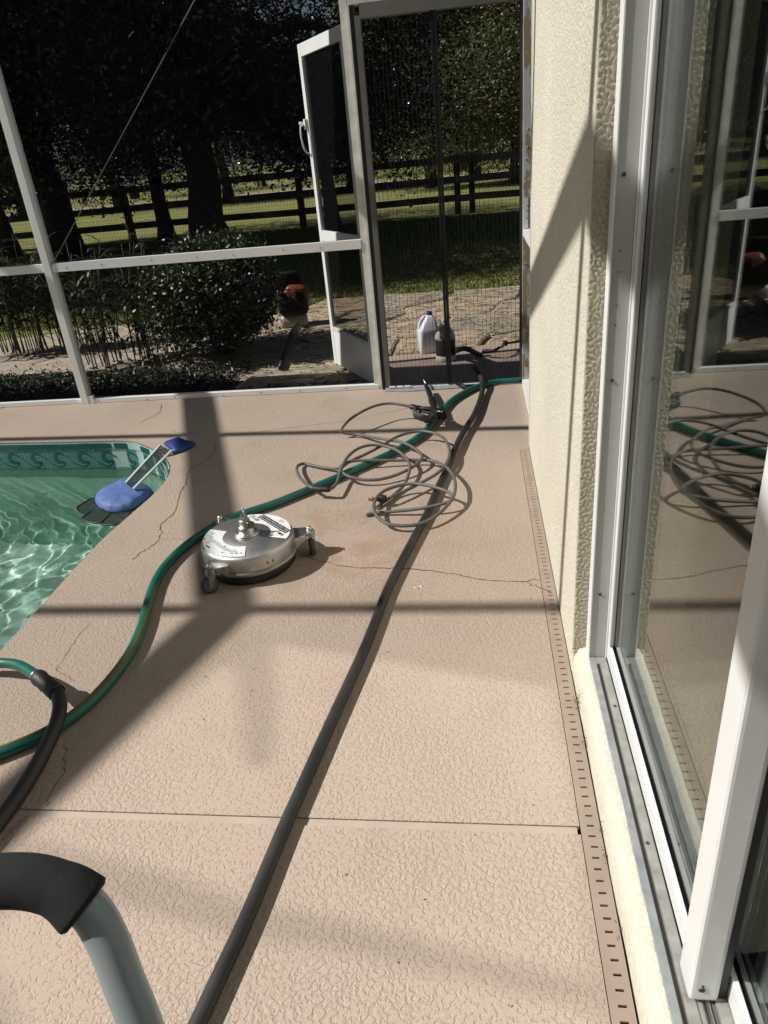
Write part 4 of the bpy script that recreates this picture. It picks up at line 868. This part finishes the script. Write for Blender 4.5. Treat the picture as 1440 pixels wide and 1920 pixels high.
for pl in ([(345, 300), (300, 320), (180, 390), (110, 440), (120, 490), (210, 545), (290, 500), (380, 440)], [(330, 465), (210, 560), (170, 585), (280, 640), (430, 648), (480, 600), (560, 530), (450, 450)], [(560, 530), (480, 600), (437, 668), (560, 680), (660, 668), (760, 610), (840, 500), (700, 500)]):
    pp = [zf(x, y, ZW+0.010) for x, y in pl]; pp = [Vector((min(p.x, -1.70), p.y, p.z)) for p in pp]
    o = MB().add(pp, [tuple(range(len(pp)))]).build('mesh_petal', RAMPMESH, fr); mid_ = pp[1:7]
    MB().tube(catmull(mid_, 4), 0.0045, 6).build('petal_hem', GASKET, o)
zt2 = lambda x, y, z: at(240+x/10.286, 800+y/10.286, z)
rl0, rl1 = zt2(-40, 1095, ZW+.055), zt2(630, 360, 0.020); rr0, rr1 = zt2(105, 1215, ZW+.055), zt2(850, 470, 0.020)
MB().add([rl0, rr0, rr1, rl1], [(0, 1, 2, 3)]).build('mesh_sleeve', RAMPMESH, fr)
for a, c in ((rl0, rl1), (rr0, rr1)): MB().bar(a+Vector((0, 0, .004)), c+Vector((0, 0, .004)), 0.019, 0.008).build('webbing_strip', RAILT, fr)
bag = [zt2(690, 305, .02), zt2(830, 215, .03), zt2(970, 172, .03), zt2(1060, 205, .03), zt2(1150, 280, .022), zt2(1295, 320, .014), zt2(1180, 400, .014), zt2(1040, 450, .014), zt2(890, 498, .014), zt2(850, 430, .03), zt2(790, 360, .03)]
cb2 = sum(bag, Vector())/len(bag); n = len(bag); vs = []
for sc2, z in ((1.0, .003), (1.02, .012), (0.93, .026), (0.6, .036), (0.2, .038)): vs += [(cb2.x+(p.x-cb2.x)*sc2, cb2.y+(p.y-cb2.y)*sc2, z) for p in bag]
fs = [(r*n+i, r*n+(i+1) % n, (r+1)*n+(i+1) % n, (r+1)*n+i) for r in range(4) for i in range(n)]+[tuple(4*n+i for i in range(n))]
MB().add(vs, fs, True).build('weight_bag', BLUED, fr)

# ------------------------------------------------------------------ grip handle in the near left corner
gh2 = thing('grab_handle', 'pale grey tubular handle with a black foam grip in the near left corner', 'handle')
dep = 0.60; hp = lambda x, y, t=dep: CAMPOS+ray(x, y)*t
tubep = [hp(112, 1668), hp(146, 1688), hp(176, 1716), hp(206, 1772), hp(232, 1840), hp(262, 1915), hp(296, 2015), hp(320, 2130)]
low = Vector((tubep[-1].x, tubep[-1].y, 0.0)); tubep += [tubep[-1].lerp(low, .4)+Vector((0.01, 0, 0)), low]
MB().tube(catmull(tubep, 8), 0.0168, 24).build('tube', TUBEG, gh2)
grp = [hp(162, 1702), hp(125, 1674), hp(80, 1657), hp(30, 1651), hp(-30, 1656), hp(-90, 1680), hp(-130, 1720)]
gp = catmull(grp, 8); MB().tube(gp, [0.0215, 0.0250]+[0.0252-0.0035*min(1, i/10) for i in range(len(gp)-3)]+[0.0230], 28).build('foam_grip', FOAM, gh2)
tl = [hp(-128, 1716), hp(-165, 1790), hp(-190, 1880), hp(-215, 2000)]; tl += [Vector((tl[-1].x-.03, tl[-1].y, 0))]
MB().tube(catmull(tl, 8), 0.0168, 20).build('tube', TUBEG, gh2)

# ------------------------------------------------------------------ jugs, wand, blower outside
jb = at(803, 663, ZS); j1 = thing('bleach_jug', 'white plastic gallon jug with a blue cap on the slab behind the screen', 'jug', loc=(jb.x, jb.y+0.07, ZS)); j1.rotation_euler = (0, 0, 0.3)
def rrect(w, d, r, n=5):
    out = []
    for cx, cy_, a0 in ((w-r, d-r, 0), (-w+r, d-r, PI/2), (-w+r, -d+r, PI), (w-r, -d+r, 1.5*PI)):
        for i in range(n+1): a = a0+PI/2*i/n; out.append((cx+r*math.cos(a), cy_+r*math.sin(a)))
    return out
def loft(secs):
    n = len(secs[0][0]); vs = [(x, y, z) for sec, z in secs for x, y in sec]; m_ = len(secs)
    return MB().add(vs, [(i*n+k, i*n+(k+1) % n, (i+1)*n+(k+1) % n, (i+1)*n+k) for i in range(m_-1) for k in range(n)]+[tuple(reversed(range(n))), tuple((m_-1)*n+k for k in range(n))], True)
S = lambda w, d, r, ox=0: [(x+ox, y) for x, y in rrect(w, d, r)]
loft([(S(.068,.068,.02), 0), (S(.074,.074,.02), .006), (S(.074,.074,.02), .165), (S(.070,.070,.02), .178), (S(.055,.055,.02, .012), .225), (S(.035,.035,.018, .02), .265), (S(.021,.021,.018, .02), .282)]).build('body', JUGW, j1)
MB().tube(catmull([(0.028, 0, .27), (-.02, 0, .268), (-.052, 0, .235), (-.064, 0, .185)], 6), [.013]*19, 10).build('handle', JUGW, j1)
MB().lathe([(.022, .28), (.023, .284), (.023, .302), (.020, .305)], (0.02, 0, 0), 20).build('cap', CAPB, j1)
MB().box((.0745, -.03, .10), (.0755, .02, .14)).build('sticker', RED, j1)
jb = at(836, 679, ZS); j2 = thing('detergent_jug', 'cream plastic gallon jug with a dark label behind the centre bar', 'jug', loc=(jb.x, jb.y+0.06, ZS))
MB().lathe([(.070, 0), (.075, .006), (.075, .04), (.073, .042), (.073, .165), (.075, .168), (.074, .178), (.060, .215), (.038, .250), (.022, .268), (.021, .284)], n=36).build('body', JUGG, j2)
MB().lathe([(.0736, .045), (.0742, .046), (.0742, .160), (.0736, .162)], n=36).build('label', LABELD, j2)
MB().lathe([(.023, .28), (.024, .283), (.024, .302), (.020, .305)], n=18).build('cap', JUGG, j2)
MB().tube(catmull([(-.01, -.03, .262), (-.03, -.055, .25), (-.035, -.075, .21), (-.03, -.077, .18)], 5), .010, 8).build('handle', JUGG, j2)
wl = thing('trigger_wand', 'black trigger wand with a pale ball end lying on the slab outside', 'wand')
wq = lambda x, y, z: at(740+x/5.538, 560+y/5.538, z)
MB().tube(catmull([wq(915, 545, .03), wq(990, 545, .035), wq(1040, 535, .045), wq(1090, 505, .06)], 4), [.011, .014, .015, .015, .014, .013, .012, .012, .012, .011, .011, .010, .010], 10).build('grip', PLASTIC, wl)
MB().tube([wq(1085, 505, .06), wq(1110, 490, .065), wq(1125, 478, .068)], [.012, .016, .017], 12).build('collar', TANK, wl)
MB().lathe([(.002, -.022), (.015, -.016), (.021, 0), (.015, .016), (.002, .022)], tuple(wq(1150, 462, .07)), 14).build('ball_end', PLASTIC, wl)
MB().tube(catmull([wq(1160, 462, .06), wq(1220, 455, .04), wq(1310, 442, .03)], 4), .009, 8).build('thin_hose', RUBBER, wl)
MB().tube(catmull([wq(630, 545, .05), wq(700, 520, .10), wq(760, 525, .105), wq(840, 565, .05), wq(900, 600, .02)], 5), .019, 10).build('hose_loop', HOSEBLK, wl)
bp = at(556, 612, ZG); bwr = thing('backpack_blower', 'orange and black backpack blower standing on the flagstones beside the shrub', 'blower', loc=(bp.x, bp.y, ZG+0.012)); bwr.rotation_euler = (0, 0, 0.2); bwr.scale = (0.72, 0.72, 0.68)
loft([(S(.17,.13,.05), .17), (S(.20,.15,.06), .22), (S(.20,.15,.07), .40), (S(.17,.13,.06), .47)]).build('engine_base', PLASTIC, bwr)
loft([(S(.14,.11,.05,.06), .30), (S(.17,.14,.07,.06), .36), (S(.165,.135,.07,.06), .48), (S(.13,.10,.06,.06), .55), (S(.07,.06,.04,.06), .58)]).build('engine_cover', ORANGE, bwr)
gr_ = MB()
for i in range(6): gr_.box((.05, -.152, .40+.022*i), (.17, -.136, .410+.022*i))
gr_.build('cooling_grille', PLASTIC, bwr)
loft([(S(.18,.10,.05,-.02), .0), (S(.19,.11,.05,-.02), .02), (S(.18,.10,.06,-.02), .13), (S(.12,.08,.05,-.02), .17)]).build('fuel_tank', TANK, bwr)
MB().lathe([(.038, .0), (.04, .004), (.04, .03), (.034, .034)], (-.04, -.05, .165), 20).build('tank_cap', CAPR, bwr)
loft([(S(.17,.03,.03,-.02), .45), (S(.19,.04,.03,-.02), .52), (S(.18,.05,.04,-.02), .68), (S(.12,.07,.04,-.02), .74)]).build('back_pad', PLASTIC, bwr)
MB().box((-.20, -.075, .62), (-.15, -.035, .66)).build('strap_buckle', ORANGE, bwr)
MB().lathe([(.012, -.03), (.028, -.02), (.03, 0), (.028, .02), (.012, .03)], (-.16, -.12, .50), 14).build('air_filter_knob', STEEL, bwr)
MB().tube(catmull([(.02, -.15, .42), (.06, -.16, .36), (.11, -.158, .30)], 4), .006, 8).build('ignition_lead', ORANGE, bwr)
ta, tb = at(546, 628, ZG+.06), at(532, 668, ZG+.05)
wv = Matrix.LocRotScale(bwr.location, bwr.rotation_euler, bwr.scale).inverted(); tk = [wv @ p for p in (at(560, 612, .05), at(553, 620, .04), ta, tb, at(526, 690, ZG+.045))]
MB().tube(tk[:3], [.045, .05, .04], 14).build('nozzle_elbow', TANK, bwr); MB().tube(tk[2:], [.032, .027, .027], 14).build('blower_tube', RUBBER, bwr)

# ------------------------------------------------------------------ fence
fn = thing('board_fence', 'long black board fence with four rails and wire mesh across the lawn', 'fence', loc=(-3, 18, ZG))
fy = lambda x: 17.9+0.035*(x+4)
posts = [-18.5, -15.6, -12.6, -10.3, -8.2, -6.0, -3.98, -2.30, -0.33, 0.0, 1.8, 3.9, 6.0]
for x in posts: part(MB().box((x-.07, fy(x)-.07, ZG-.1), (x+.07, fy(x)+.07, 1.17)), 'post', FENCE, fn)
for xa, xb in zip(posts, posts[1:]):
    for z in (0.27, 0.66, 1.06): part(MB().bar((xa, fy(xa)-.09, z+random.uniform(-.012, .012)), (xb-0.002, fy(xb)-.09, z+random.uniform(-.012, .012)), .03, .145), 'rail', FENCE, fn)
wm = MB()
for z in np.linspace(-0.02, 1.05, 15): wm.box((-18.5, 17.3, z-.0022), (6, 17.3, z+.0022)) if False else wm.bar((-18.5, fy(-18.5)+.08, z), (6, fy(6)+.08, z), .004, .004)
x = -18.5
while x < 6: wm.box((x-.002, fy(x)+.078, ZG), (x+.002, fy(x)+.082, 1.06)); x += 0.075
o = part(wm, 'wire_mesh', WIREM, fn); o['kind'] = 'stuff'
f2 = thing('far_fence', 'distant pale rail fence at the far side of the sunny pasture', 'fence', loc=(-3, 44, ZG))
for x in np.arange(-30, 8, 3.0): part(MB().box((x-.07, 43.93, ZG), (x+.07, 44.07, 1.25)), 'post', OLDWHITE, f2)
for z in (0.45, 0.85, 1.2): part(MB().box((-30, 43.88, z-.06), (8, 43.92, z+.06)), 'rail', OLDWHITE, f2)
flat('dirt_road', -80, 37, 60, 40.5, ZG-0.026, SAND, kind='structure')

# ------------------------------------------------------------------ vegetation
def leaves(P, N_, Lh, Wd_, rng_, droop=0.25, fold=0.0):          # rhombic leaves at points P with random directions
    n = len(P); d = rng_.normal(size=(n, 3)); d[:, 2] = d[:, 2]*0.7-droop; d /= np.linalg.norm(d, axis=1)[:, None]
    s = np.cross(d, rng_.normal(size=(n, 3))); s /= np.linalg.norm(s, axis=1)[:, None]
    Ls = (Lh*rng_.uniform(0.6, 1.3, n))[:, None]; Ws = (Wd_*rng_.uniform(0.7, 1.2, n))[:, None]
    V = np.stack([P, P+d*Ls*0.45+s*Ws, P+d*Ls, P+d*Ls*0.45-s*Ws], 1).reshape(-1, 3)
    return V, np.arange(4*n).reshape(n, 4)
def crown_points(blobs, n, rng_, twig=0.32, per=14):
    vol = np.array([b[3]*b[4]*b[5] for b in blobs])**0.8; pr_ = vol/vol.sum(); nc = n//per; out = []
    which = rng_.choice(len(blobs), nc, p=pr_); B = np.array(blobs)[which]
    d = rng_.normal(size=(nc, 3)); d /= np.linalg.norm(d, axis=1)[:, None]; rad = rng_.uniform(0.25, 1.0, nc)**0.55
    C = B[:, :3]+d*B[:, 3:6]*rad[:, None]
    P = np.repeat(C, per, 0)+rng_.normal(size=(nc*per, 3))*twig*np.array([1, 1, 0.6]); return P
def limb(mb_, p, q, r0, r1, seed, n=6, sag=0.12):
    r = random.Random(seed); p, q = Vector(p), Vector(q); L_ = (q-p).length; P = []
    for i in range(n+1):
        t = i/n; P.append(p.lerp(q, t)+Vector((r.uniform(-1, 1), r.uniform(-1, 1), r.uniform(-1, 1)))*L_*0.05*(1 if 0 < i < n else 0)+Vector((0, 0, sag*L_*math.sin(t*PI))))
    mb_.tube(P, [r0+(r1-r0)*i/n for i in range(n+1)], 9)
def tree(name, x, y, tr_, zc_, blobs, n, lh, lw, m, label, group=None, seed=0, zmin=0.3, cat='tree', twig=0.32):
    t = thing(name, label, cat, group, (x, y, ZG)); r = np.random.default_rng(seed)
    mb_ = MB(); rr2 = random.Random(seed)
    P = [Vector((rr2.uniform(-.06, .06)*i*tr_*2, rr2.uniform(-.06, .06)*i*tr_*2, zc_*i/6)) for i in range(7)]
    mb_.tube(P, [tr_*1.5, tr_*1.05, tr_*0.95, tr_*0.9, tr_*0.85, tr_*0.75, tr_*0.55], 14); mb_.build('trunk', BARK, t)
    lm = MB()
    for i, b_ in enumerate(blobs):
        q = Vector((b_[0]-x, b_[1]-y, b_[2]-ZG)); limb(lm, P[min(3+i % 4, 6)], P[4].lerp(q, 0.95), tr_*0.4, tr_*0.06, seed*31+i)
    lm.build('limb', BARK, t)
    V, Fc = leaves(crown_points(blobs, n, r, twig), None, lh, lw, r); V = V[:, :]-np.array([x, y, ZG])
    kz = (V.reshape(-1, 4, 3)[:, :, 2].min(1) > zmin); Fc = Fc[kz]
    np_mesh('crown', V, Fc, m, t); return t
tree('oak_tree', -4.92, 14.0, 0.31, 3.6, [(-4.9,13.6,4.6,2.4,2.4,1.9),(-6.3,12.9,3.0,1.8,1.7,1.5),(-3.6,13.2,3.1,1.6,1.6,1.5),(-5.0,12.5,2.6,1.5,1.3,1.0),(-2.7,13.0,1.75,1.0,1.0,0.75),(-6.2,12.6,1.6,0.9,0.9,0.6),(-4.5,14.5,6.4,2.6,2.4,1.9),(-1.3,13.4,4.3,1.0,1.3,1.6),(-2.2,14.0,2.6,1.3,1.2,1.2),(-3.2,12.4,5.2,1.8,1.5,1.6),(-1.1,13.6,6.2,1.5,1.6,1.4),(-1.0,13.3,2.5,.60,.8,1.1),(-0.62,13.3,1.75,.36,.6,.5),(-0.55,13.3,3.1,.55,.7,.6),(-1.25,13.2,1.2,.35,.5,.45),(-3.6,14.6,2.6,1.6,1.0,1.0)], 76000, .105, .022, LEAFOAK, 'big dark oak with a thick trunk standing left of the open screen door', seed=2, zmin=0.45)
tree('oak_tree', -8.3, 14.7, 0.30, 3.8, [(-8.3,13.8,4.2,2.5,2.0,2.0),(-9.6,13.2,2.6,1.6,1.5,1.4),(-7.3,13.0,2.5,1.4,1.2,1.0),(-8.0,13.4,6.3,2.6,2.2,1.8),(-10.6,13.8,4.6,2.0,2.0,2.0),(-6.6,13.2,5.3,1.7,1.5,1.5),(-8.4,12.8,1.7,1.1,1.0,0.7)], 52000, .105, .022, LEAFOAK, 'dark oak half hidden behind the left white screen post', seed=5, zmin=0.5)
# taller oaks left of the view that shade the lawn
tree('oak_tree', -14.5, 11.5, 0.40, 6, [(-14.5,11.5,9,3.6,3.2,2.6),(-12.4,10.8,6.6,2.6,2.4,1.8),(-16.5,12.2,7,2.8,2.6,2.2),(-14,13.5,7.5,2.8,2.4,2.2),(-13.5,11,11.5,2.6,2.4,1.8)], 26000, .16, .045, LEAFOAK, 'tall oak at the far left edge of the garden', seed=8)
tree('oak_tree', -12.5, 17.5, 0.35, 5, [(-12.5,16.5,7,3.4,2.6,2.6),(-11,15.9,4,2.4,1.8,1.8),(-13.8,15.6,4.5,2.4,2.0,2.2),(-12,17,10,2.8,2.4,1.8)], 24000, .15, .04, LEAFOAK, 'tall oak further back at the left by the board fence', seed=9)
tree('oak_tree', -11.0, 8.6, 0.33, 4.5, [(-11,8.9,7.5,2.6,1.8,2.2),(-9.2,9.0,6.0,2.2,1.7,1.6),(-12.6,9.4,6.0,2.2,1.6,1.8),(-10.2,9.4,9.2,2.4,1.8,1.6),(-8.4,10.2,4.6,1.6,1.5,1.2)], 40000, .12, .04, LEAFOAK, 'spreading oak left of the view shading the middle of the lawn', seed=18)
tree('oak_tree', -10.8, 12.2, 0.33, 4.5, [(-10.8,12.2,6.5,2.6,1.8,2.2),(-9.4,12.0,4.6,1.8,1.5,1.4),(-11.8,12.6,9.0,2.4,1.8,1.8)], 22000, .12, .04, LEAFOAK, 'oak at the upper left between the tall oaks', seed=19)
tree('magnolia_shrub', -6.55, 9.3, 0.06, 1.3, [(-6.6,9.3,1.7,.75,.7,.8),(-6.9,9.2,.8,.65,.6,.55),(-6.35,9.4,2.6,.55,.5,.5)], 3600, .16, .035, LEAFBOX, 'sunlit broadleaf shrub at the far left edge behind the white post', seed=12, cat='shrub', zmin=0.05, twig=0.14)
tree('oak_tree', -6.7, 16.2, 0.16, 2.4, [(-6.7,16.0,2.3,1.5,.9,1.2),(-7.6,15.9,3.0,1.3,.9,1.3),(-5.8,16.0,3.4,1.5,.9,1.4)], 20000, .11, .026, LEAFOAK, 'dark understorey oak between the two big trunks in front of the fence', seed=61, zmin=.75)
tree('oak_tree', -3.0, 16.3, 0.15, 2.4, [(-3.2,16.0,2.3,1.4,.9,1.2),(-2.3,16.0,2.3,1.5,.9,1.0),(-3.9,16.1,2.5,1.3,.9,1.1)], 20000, .11, .026, LEAFOAK, 'dark understorey oak right of the big trunk in front of the fence', seed=62, zmin=.85)
tree('oak_tree', -10.6, 16.4, 0.18, 2.4, [(-10.6,16.0,2.4,1.6,.9,1.3),(-11.8,16.0,3.2,1.6,.9,1.6),(-9.7,16.0,3.3,1.3,.9,1.4)], 20000, .11, .026, LEAFOAK, 'dark understorey oak left of the white post in front of the fence', seed=63, zmin=.7)
# trees beyond the fence
far = [(-1.5, 30, 4.6, 3.2), (1.6, 29, 4.2, 3.0), (4.2, 31, 5.0, 3.4), (-5.5, 36, 3.4, 3.0), (-10.5, 33, 5.5, 3.8), (-16, 34, 5.6, 4.0), (-22, 36, 6, 4.2), (0.2, 38, 6.5, 4.2), (-0.5, 46, 8, 4.4), (-13, 48, 8.5, 5.4), (-21, 47, 8, 5.5), (7.2, 36, 6.4, 4.6)]
labs = ['olive tree beyond the fence seen just right of the centre bar', 'sunlit olive tree beyond the fence at the right end of the doorway', 'olive tree beyond the fence hidden mostly behind the house corner', 'tree beyond the fence behind the open screen door', 'tree beyond the fence between the two dark oaks', 'tree beyond the fence left of the white post', 'tree beyond the fence at the far left', 'tall tree rising behind the olive trees in the doorway', 'tall distant tree above the open screen door', 'tall distant tree above the big dark oak', 'tall distant tree at the upper left', 'distant tree behind the house corner']
for i, ((x, y, z, r), lb) in enumerate(zip(far, labs)):
    q = random.Random(i*7+1); bl_ = [(x+q.uniform(-.5, .5)*r, y-r*.3+q.uniform(-.3, .3)*r, z+q.uniform(-.55, .55)*z*0.8, r*q.uniform(.5, .75), r*.6, z*q.uniform(.28, .4)) for _ in range(6)]+[(x, y-r*.4, 1.8, r*.8, r*.5, 1.5)]
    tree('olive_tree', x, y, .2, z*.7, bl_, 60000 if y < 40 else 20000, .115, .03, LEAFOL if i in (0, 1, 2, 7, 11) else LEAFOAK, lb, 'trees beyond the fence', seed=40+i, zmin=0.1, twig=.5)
# rounded shrub by the path
bx = at(432, 676, ZG); P = []
sh = thing('boxwood_shrub', 'rounded dense green shrub beside the path behind the screen', 'shrub', loc=(bx.x-.10, bx.y+.22, ZG)); r = np.random.default_rng(77)
pts = crown_points([(-.05, -.34, .42, .50, .28, .40), (.08, -.38, .55, .42, .24, .34), (-.02, .1, .55, .46, .6, .42), (0, 0, .52, .55, .5, .46), (-.28, 0, .45, .38, .4, .40), (.10, -.05, .40, .34, .4, .36), (0, 0, .72, .46, .42, .26)], 34000, r, .06, 10)
V, Fc = leaves(pts, None, .042, .011, r, 0.0); kz = V.reshape(-1, 4, 3)[:, :, 2].min(1) > 0.12; np_mesh('foliage', V, Fc[kz], LEAFBOX, sh)
stm = MB(); q = random.Random(5)
for i in range(16):
    a = q.uniform(0, 6.28); stm.tube([(0.05*math.cos(a), .05*math.sin(a), 0), (.2*math.cos(a), .2*math.sin(a), .3), (.4*math.cos(a), .38*math.sin(a), .62)], [.010, .008, .004], 6)
stm.build('stem', BARK, sh)
# reed-like clumps behind the low screens
def reed(x, y, n, h, spread, seed, label, dens=1.0):
    t = thing('reed_plant', label, 'plant', 'reedy plants behind the low screen', (x, y, ZG)); q = random.Random(seed); sm = MB(); lv = []; lf = []
    for i in range(n):
        bx_, by_ = q.gauss(0, spread*.5), q.gauss(0, .10); lean = Vector((q.gauss(0, .13), q.gauss(0, .10), 0)); hh = h*q.uniform(.55, 1.05)
        P = [Vector((bx_, by_, 0))+lean*(k_/4)**1.6*hh+Vector((0, 0, hh*k_/4)) for k_ in range(5)]
        sm.tube(P, [.006, .0055, .005, .004, .002], 5)
        for k_ in range(int(q.randint(7, 11)*dens)):
            u_ = q.uniform(.22, 1.0); j = min(int(u_*4), 3); p = P[j].lerp(P[j+1], u_*4-j); a = q.uniform(0, 6.28); ll = q.uniform(.13, .27); ww = q.uniform(.009, .017)
            d0 = Vector((math.cos(a), math.sin(a)*.7, q.uniform(.2, 1.1))).normalized(); sd2 = d0.cross(Vector((0, 0, 1))).normalized(); b0 = len(lv); pp = p.copy()
            for s_i in range(5):
                w_i = ww*(0.35, 1, .95, .6, .03)[s_i]; lv += [tuple(pp+sd2*w_i), tuple(pp-sd2*w_i)]
                pp = pp+d0*ll/4; d0 = (d0+Vector((0, 0, -.42))).normalized()
            for s_i in range(4): lf.append((b0+2*s_i, b0+2*s_i+1, b0+2*s_i+3, b0+2*s_i+2))
    sm.build('stem', LEAFREED, t); np_mesh('leaf_blades', np.array(lv), np.array(lf), LEAFREED, t)
rd = [((30, 668), 16, 1.02, .30, 'reedy plant at the left edge behind the low screen'), ((88, 660), 15, 1.05, .28, 'reedy plant just left of the white post behind the low screen'), ((-30, 672), 14, .95, .3, 'reedy plant beyond the left picture edge behind the low screen'), ((190, 690), 14, 1.02, .22, 'reedy plant just right of the white post behind the low screen'), ((238, 684), 8, .82, .2, 'thin reedy plant in the gap right of the white post'), ((292, 672), 18, 1.0, .26, 'dense reedy plant left of the rounded shrub'), ((335, 664), 8, .85, .2, 'sparse reedy plant touching the rounded shrub'), ((150, 655), 14, 1.0, .3, 'reedy plant hidden behind the white post')]
for i, (p, n, h, s, lb) in enumerate(rd):
    q = at(*p, ZG); reed(q.x, q.y+.1, n, h, s, 100+i, lb)
# low creeper, spread right of the real leaves to stand in for shade
lw = thing('shade_fill_creeper', 'low dark leafy creeper standing in for shade along the foot of the screen left of the door', 'plant', loc=(-3.3, 5.1, ZG)); r = np.random.default_rng(31)
q_ = 11500; xs_ = r.uniform(-3.6, 1.5, q_); pts = np.stack([xs_, r.uniform(-.32, .45, q_), np.abs(r.normal(.0, .035, q_))], 1); V, Fc = leaves(pts, None, .045, .008, r, 0.1); V[:, 1] = np.maximum(V[:, 1], -.40); np_mesh('foliage', V, Fc, LEAFREED, lw)
# grass blades on the nearer lawn
def grass(name, x0, x1, y0, y1, n, h, seed):
    r = np.random.default_rng(seed); x = r.uniform(x0, x1, n); y = y0+(y1-y0)*r.uniform(0, 1, n)**1.35
    a = r.uniform(0, 6.28, n); hh = h*r.uniform(.4, 1.2, n); w = .006+.0009*(y-6); ln = r.normal(0, .4, (n, 2))*hh[:, None]
    B = np.stack([x, y, np.full(n, ZG-.03)], 1); s = np.stack([np.cos(a)*w, np.sin(a)*w, np.zeros(n)], 1); T = B+np.stack([ln[:, 0], ln[:, 1], hh], 1)
    np_mesh(name, np.stack([B-s, B+s, T], 1).reshape(-1, 3), np.arange(3*n).reshape(n, 3), GRASSM, None, kind='stuff')
grass('lawn_grass', -10, 3.2, 7.7, 17.6, 110000, .04, 1)
grass('path_edge_grass', -2.4, 1.6, 7.6, 8.3, 5000, .05, 2)
r = np.random.default_rng(55); pts = np.stack([r.uniform(-4, 1.5, 900), r.uniform(4.75, 7.4, 900), np.full(900, ZG+.012)], 1); V, Fc = leaves(pts, None, .03, .007, r, 0); V[:, 2] = np.clip(V[:, 2], ZG-.005, ZG+.03)
np_mesh('leaf_litter', V, Fc, leaf_material('dry_leaf', [(0.05, .035, .02), (.13, .08, .04), (.09, .06, .03)], .8, .1), None, kind='stuff')
r = np.random.default_rng(91); n_ = 70; px_ = r.uniform(-1.5, .18, n_); py_ = r.uniform(.6, 4.4, n_); ok_ = ~((np.hypot(px_+.9, py_-2.36) < .3)); px_, py_ = px_[ok_], py_[ok_]; n_ = len(px_)
pts = np.stack([px_, py_, np.full(n_, .0025)], 1); V, Fc = leaves(pts, None, .010, .0022, r, 0); V[:, 2] = np.clip(V[:, 2], .0012, .005)
np_mesh('deck_litter', V, Fc, leaf_material('deck_litter_scrap', [(0.10, .07, .045), (.30, .24, .18), (.62, .58, .5)], .8, .05), None, kind='stuff')
c_ = at(782, 1103); fl_ = MB()
for i in range(9):
    a = random.uniform(0, 6.28); d_ = random.uniform(0, .012); x_, y_ = c_.x+d_*math.cos(a)*1.3, c_.y+d_*math.sin(a); s_ = random.uniform(.002, .005)
    fl_.add([(x_+s_*math.cos(b_)*random.uniform(.6, 1.2), y_+s_*math.sin(b_)*random.uniform(.6, 1.2), .0016) for b_ in (0, 1.2, 2.5, 3.8, 5)], [(0, 1, 2, 3, 4)])
o = fl_.build('paint_fleck', LABELW, deck); o['kind'] = 'stuff'
# weeds in the drain joint
DRYWEED = leaf_material('dry_weed', [(0.09, .065, .04), (.16, .12, .08)], .8, .1)
for i, (p, n, lb, ht) in enumerate([((1081, 1322), 26, 'dry weed in the joint beside the slot drain where the glass door starts', .05), ((1097, 1398), 8, 'tiny dry weed in the joint halfway along the sill', .02), ((1126, 1560), 4, 'small green weed in the joint opposite the deck joint strip', .025), ((1134, 1606), 8, 'tiny brown weed in the joint below the deck joint strip', .02), ((1159, 1753), 5, 'fallen leaf scrap in the joint at the near end of the drain', .02)]):
    q = at(*p, 0); r = np.random.default_rng(200+i); k = n*3
    pts = np.stack([r.normal(0, .003, k), r.normal(0, .012, k), np.abs(r.normal(.2, .45, k))*ht], 1); V, Fc = leaves(pts, None, .010, .0012, r, -.1)
    V[:, 0] = np.minimum(V[:, 0], .008)
    np_mesh('weed', V, Fc, DRYWEED if i != 2 else LEAFBOX, None, label=lb, cat='weed', group='weeds along the drain').location = (0.2525, q.y, 0)
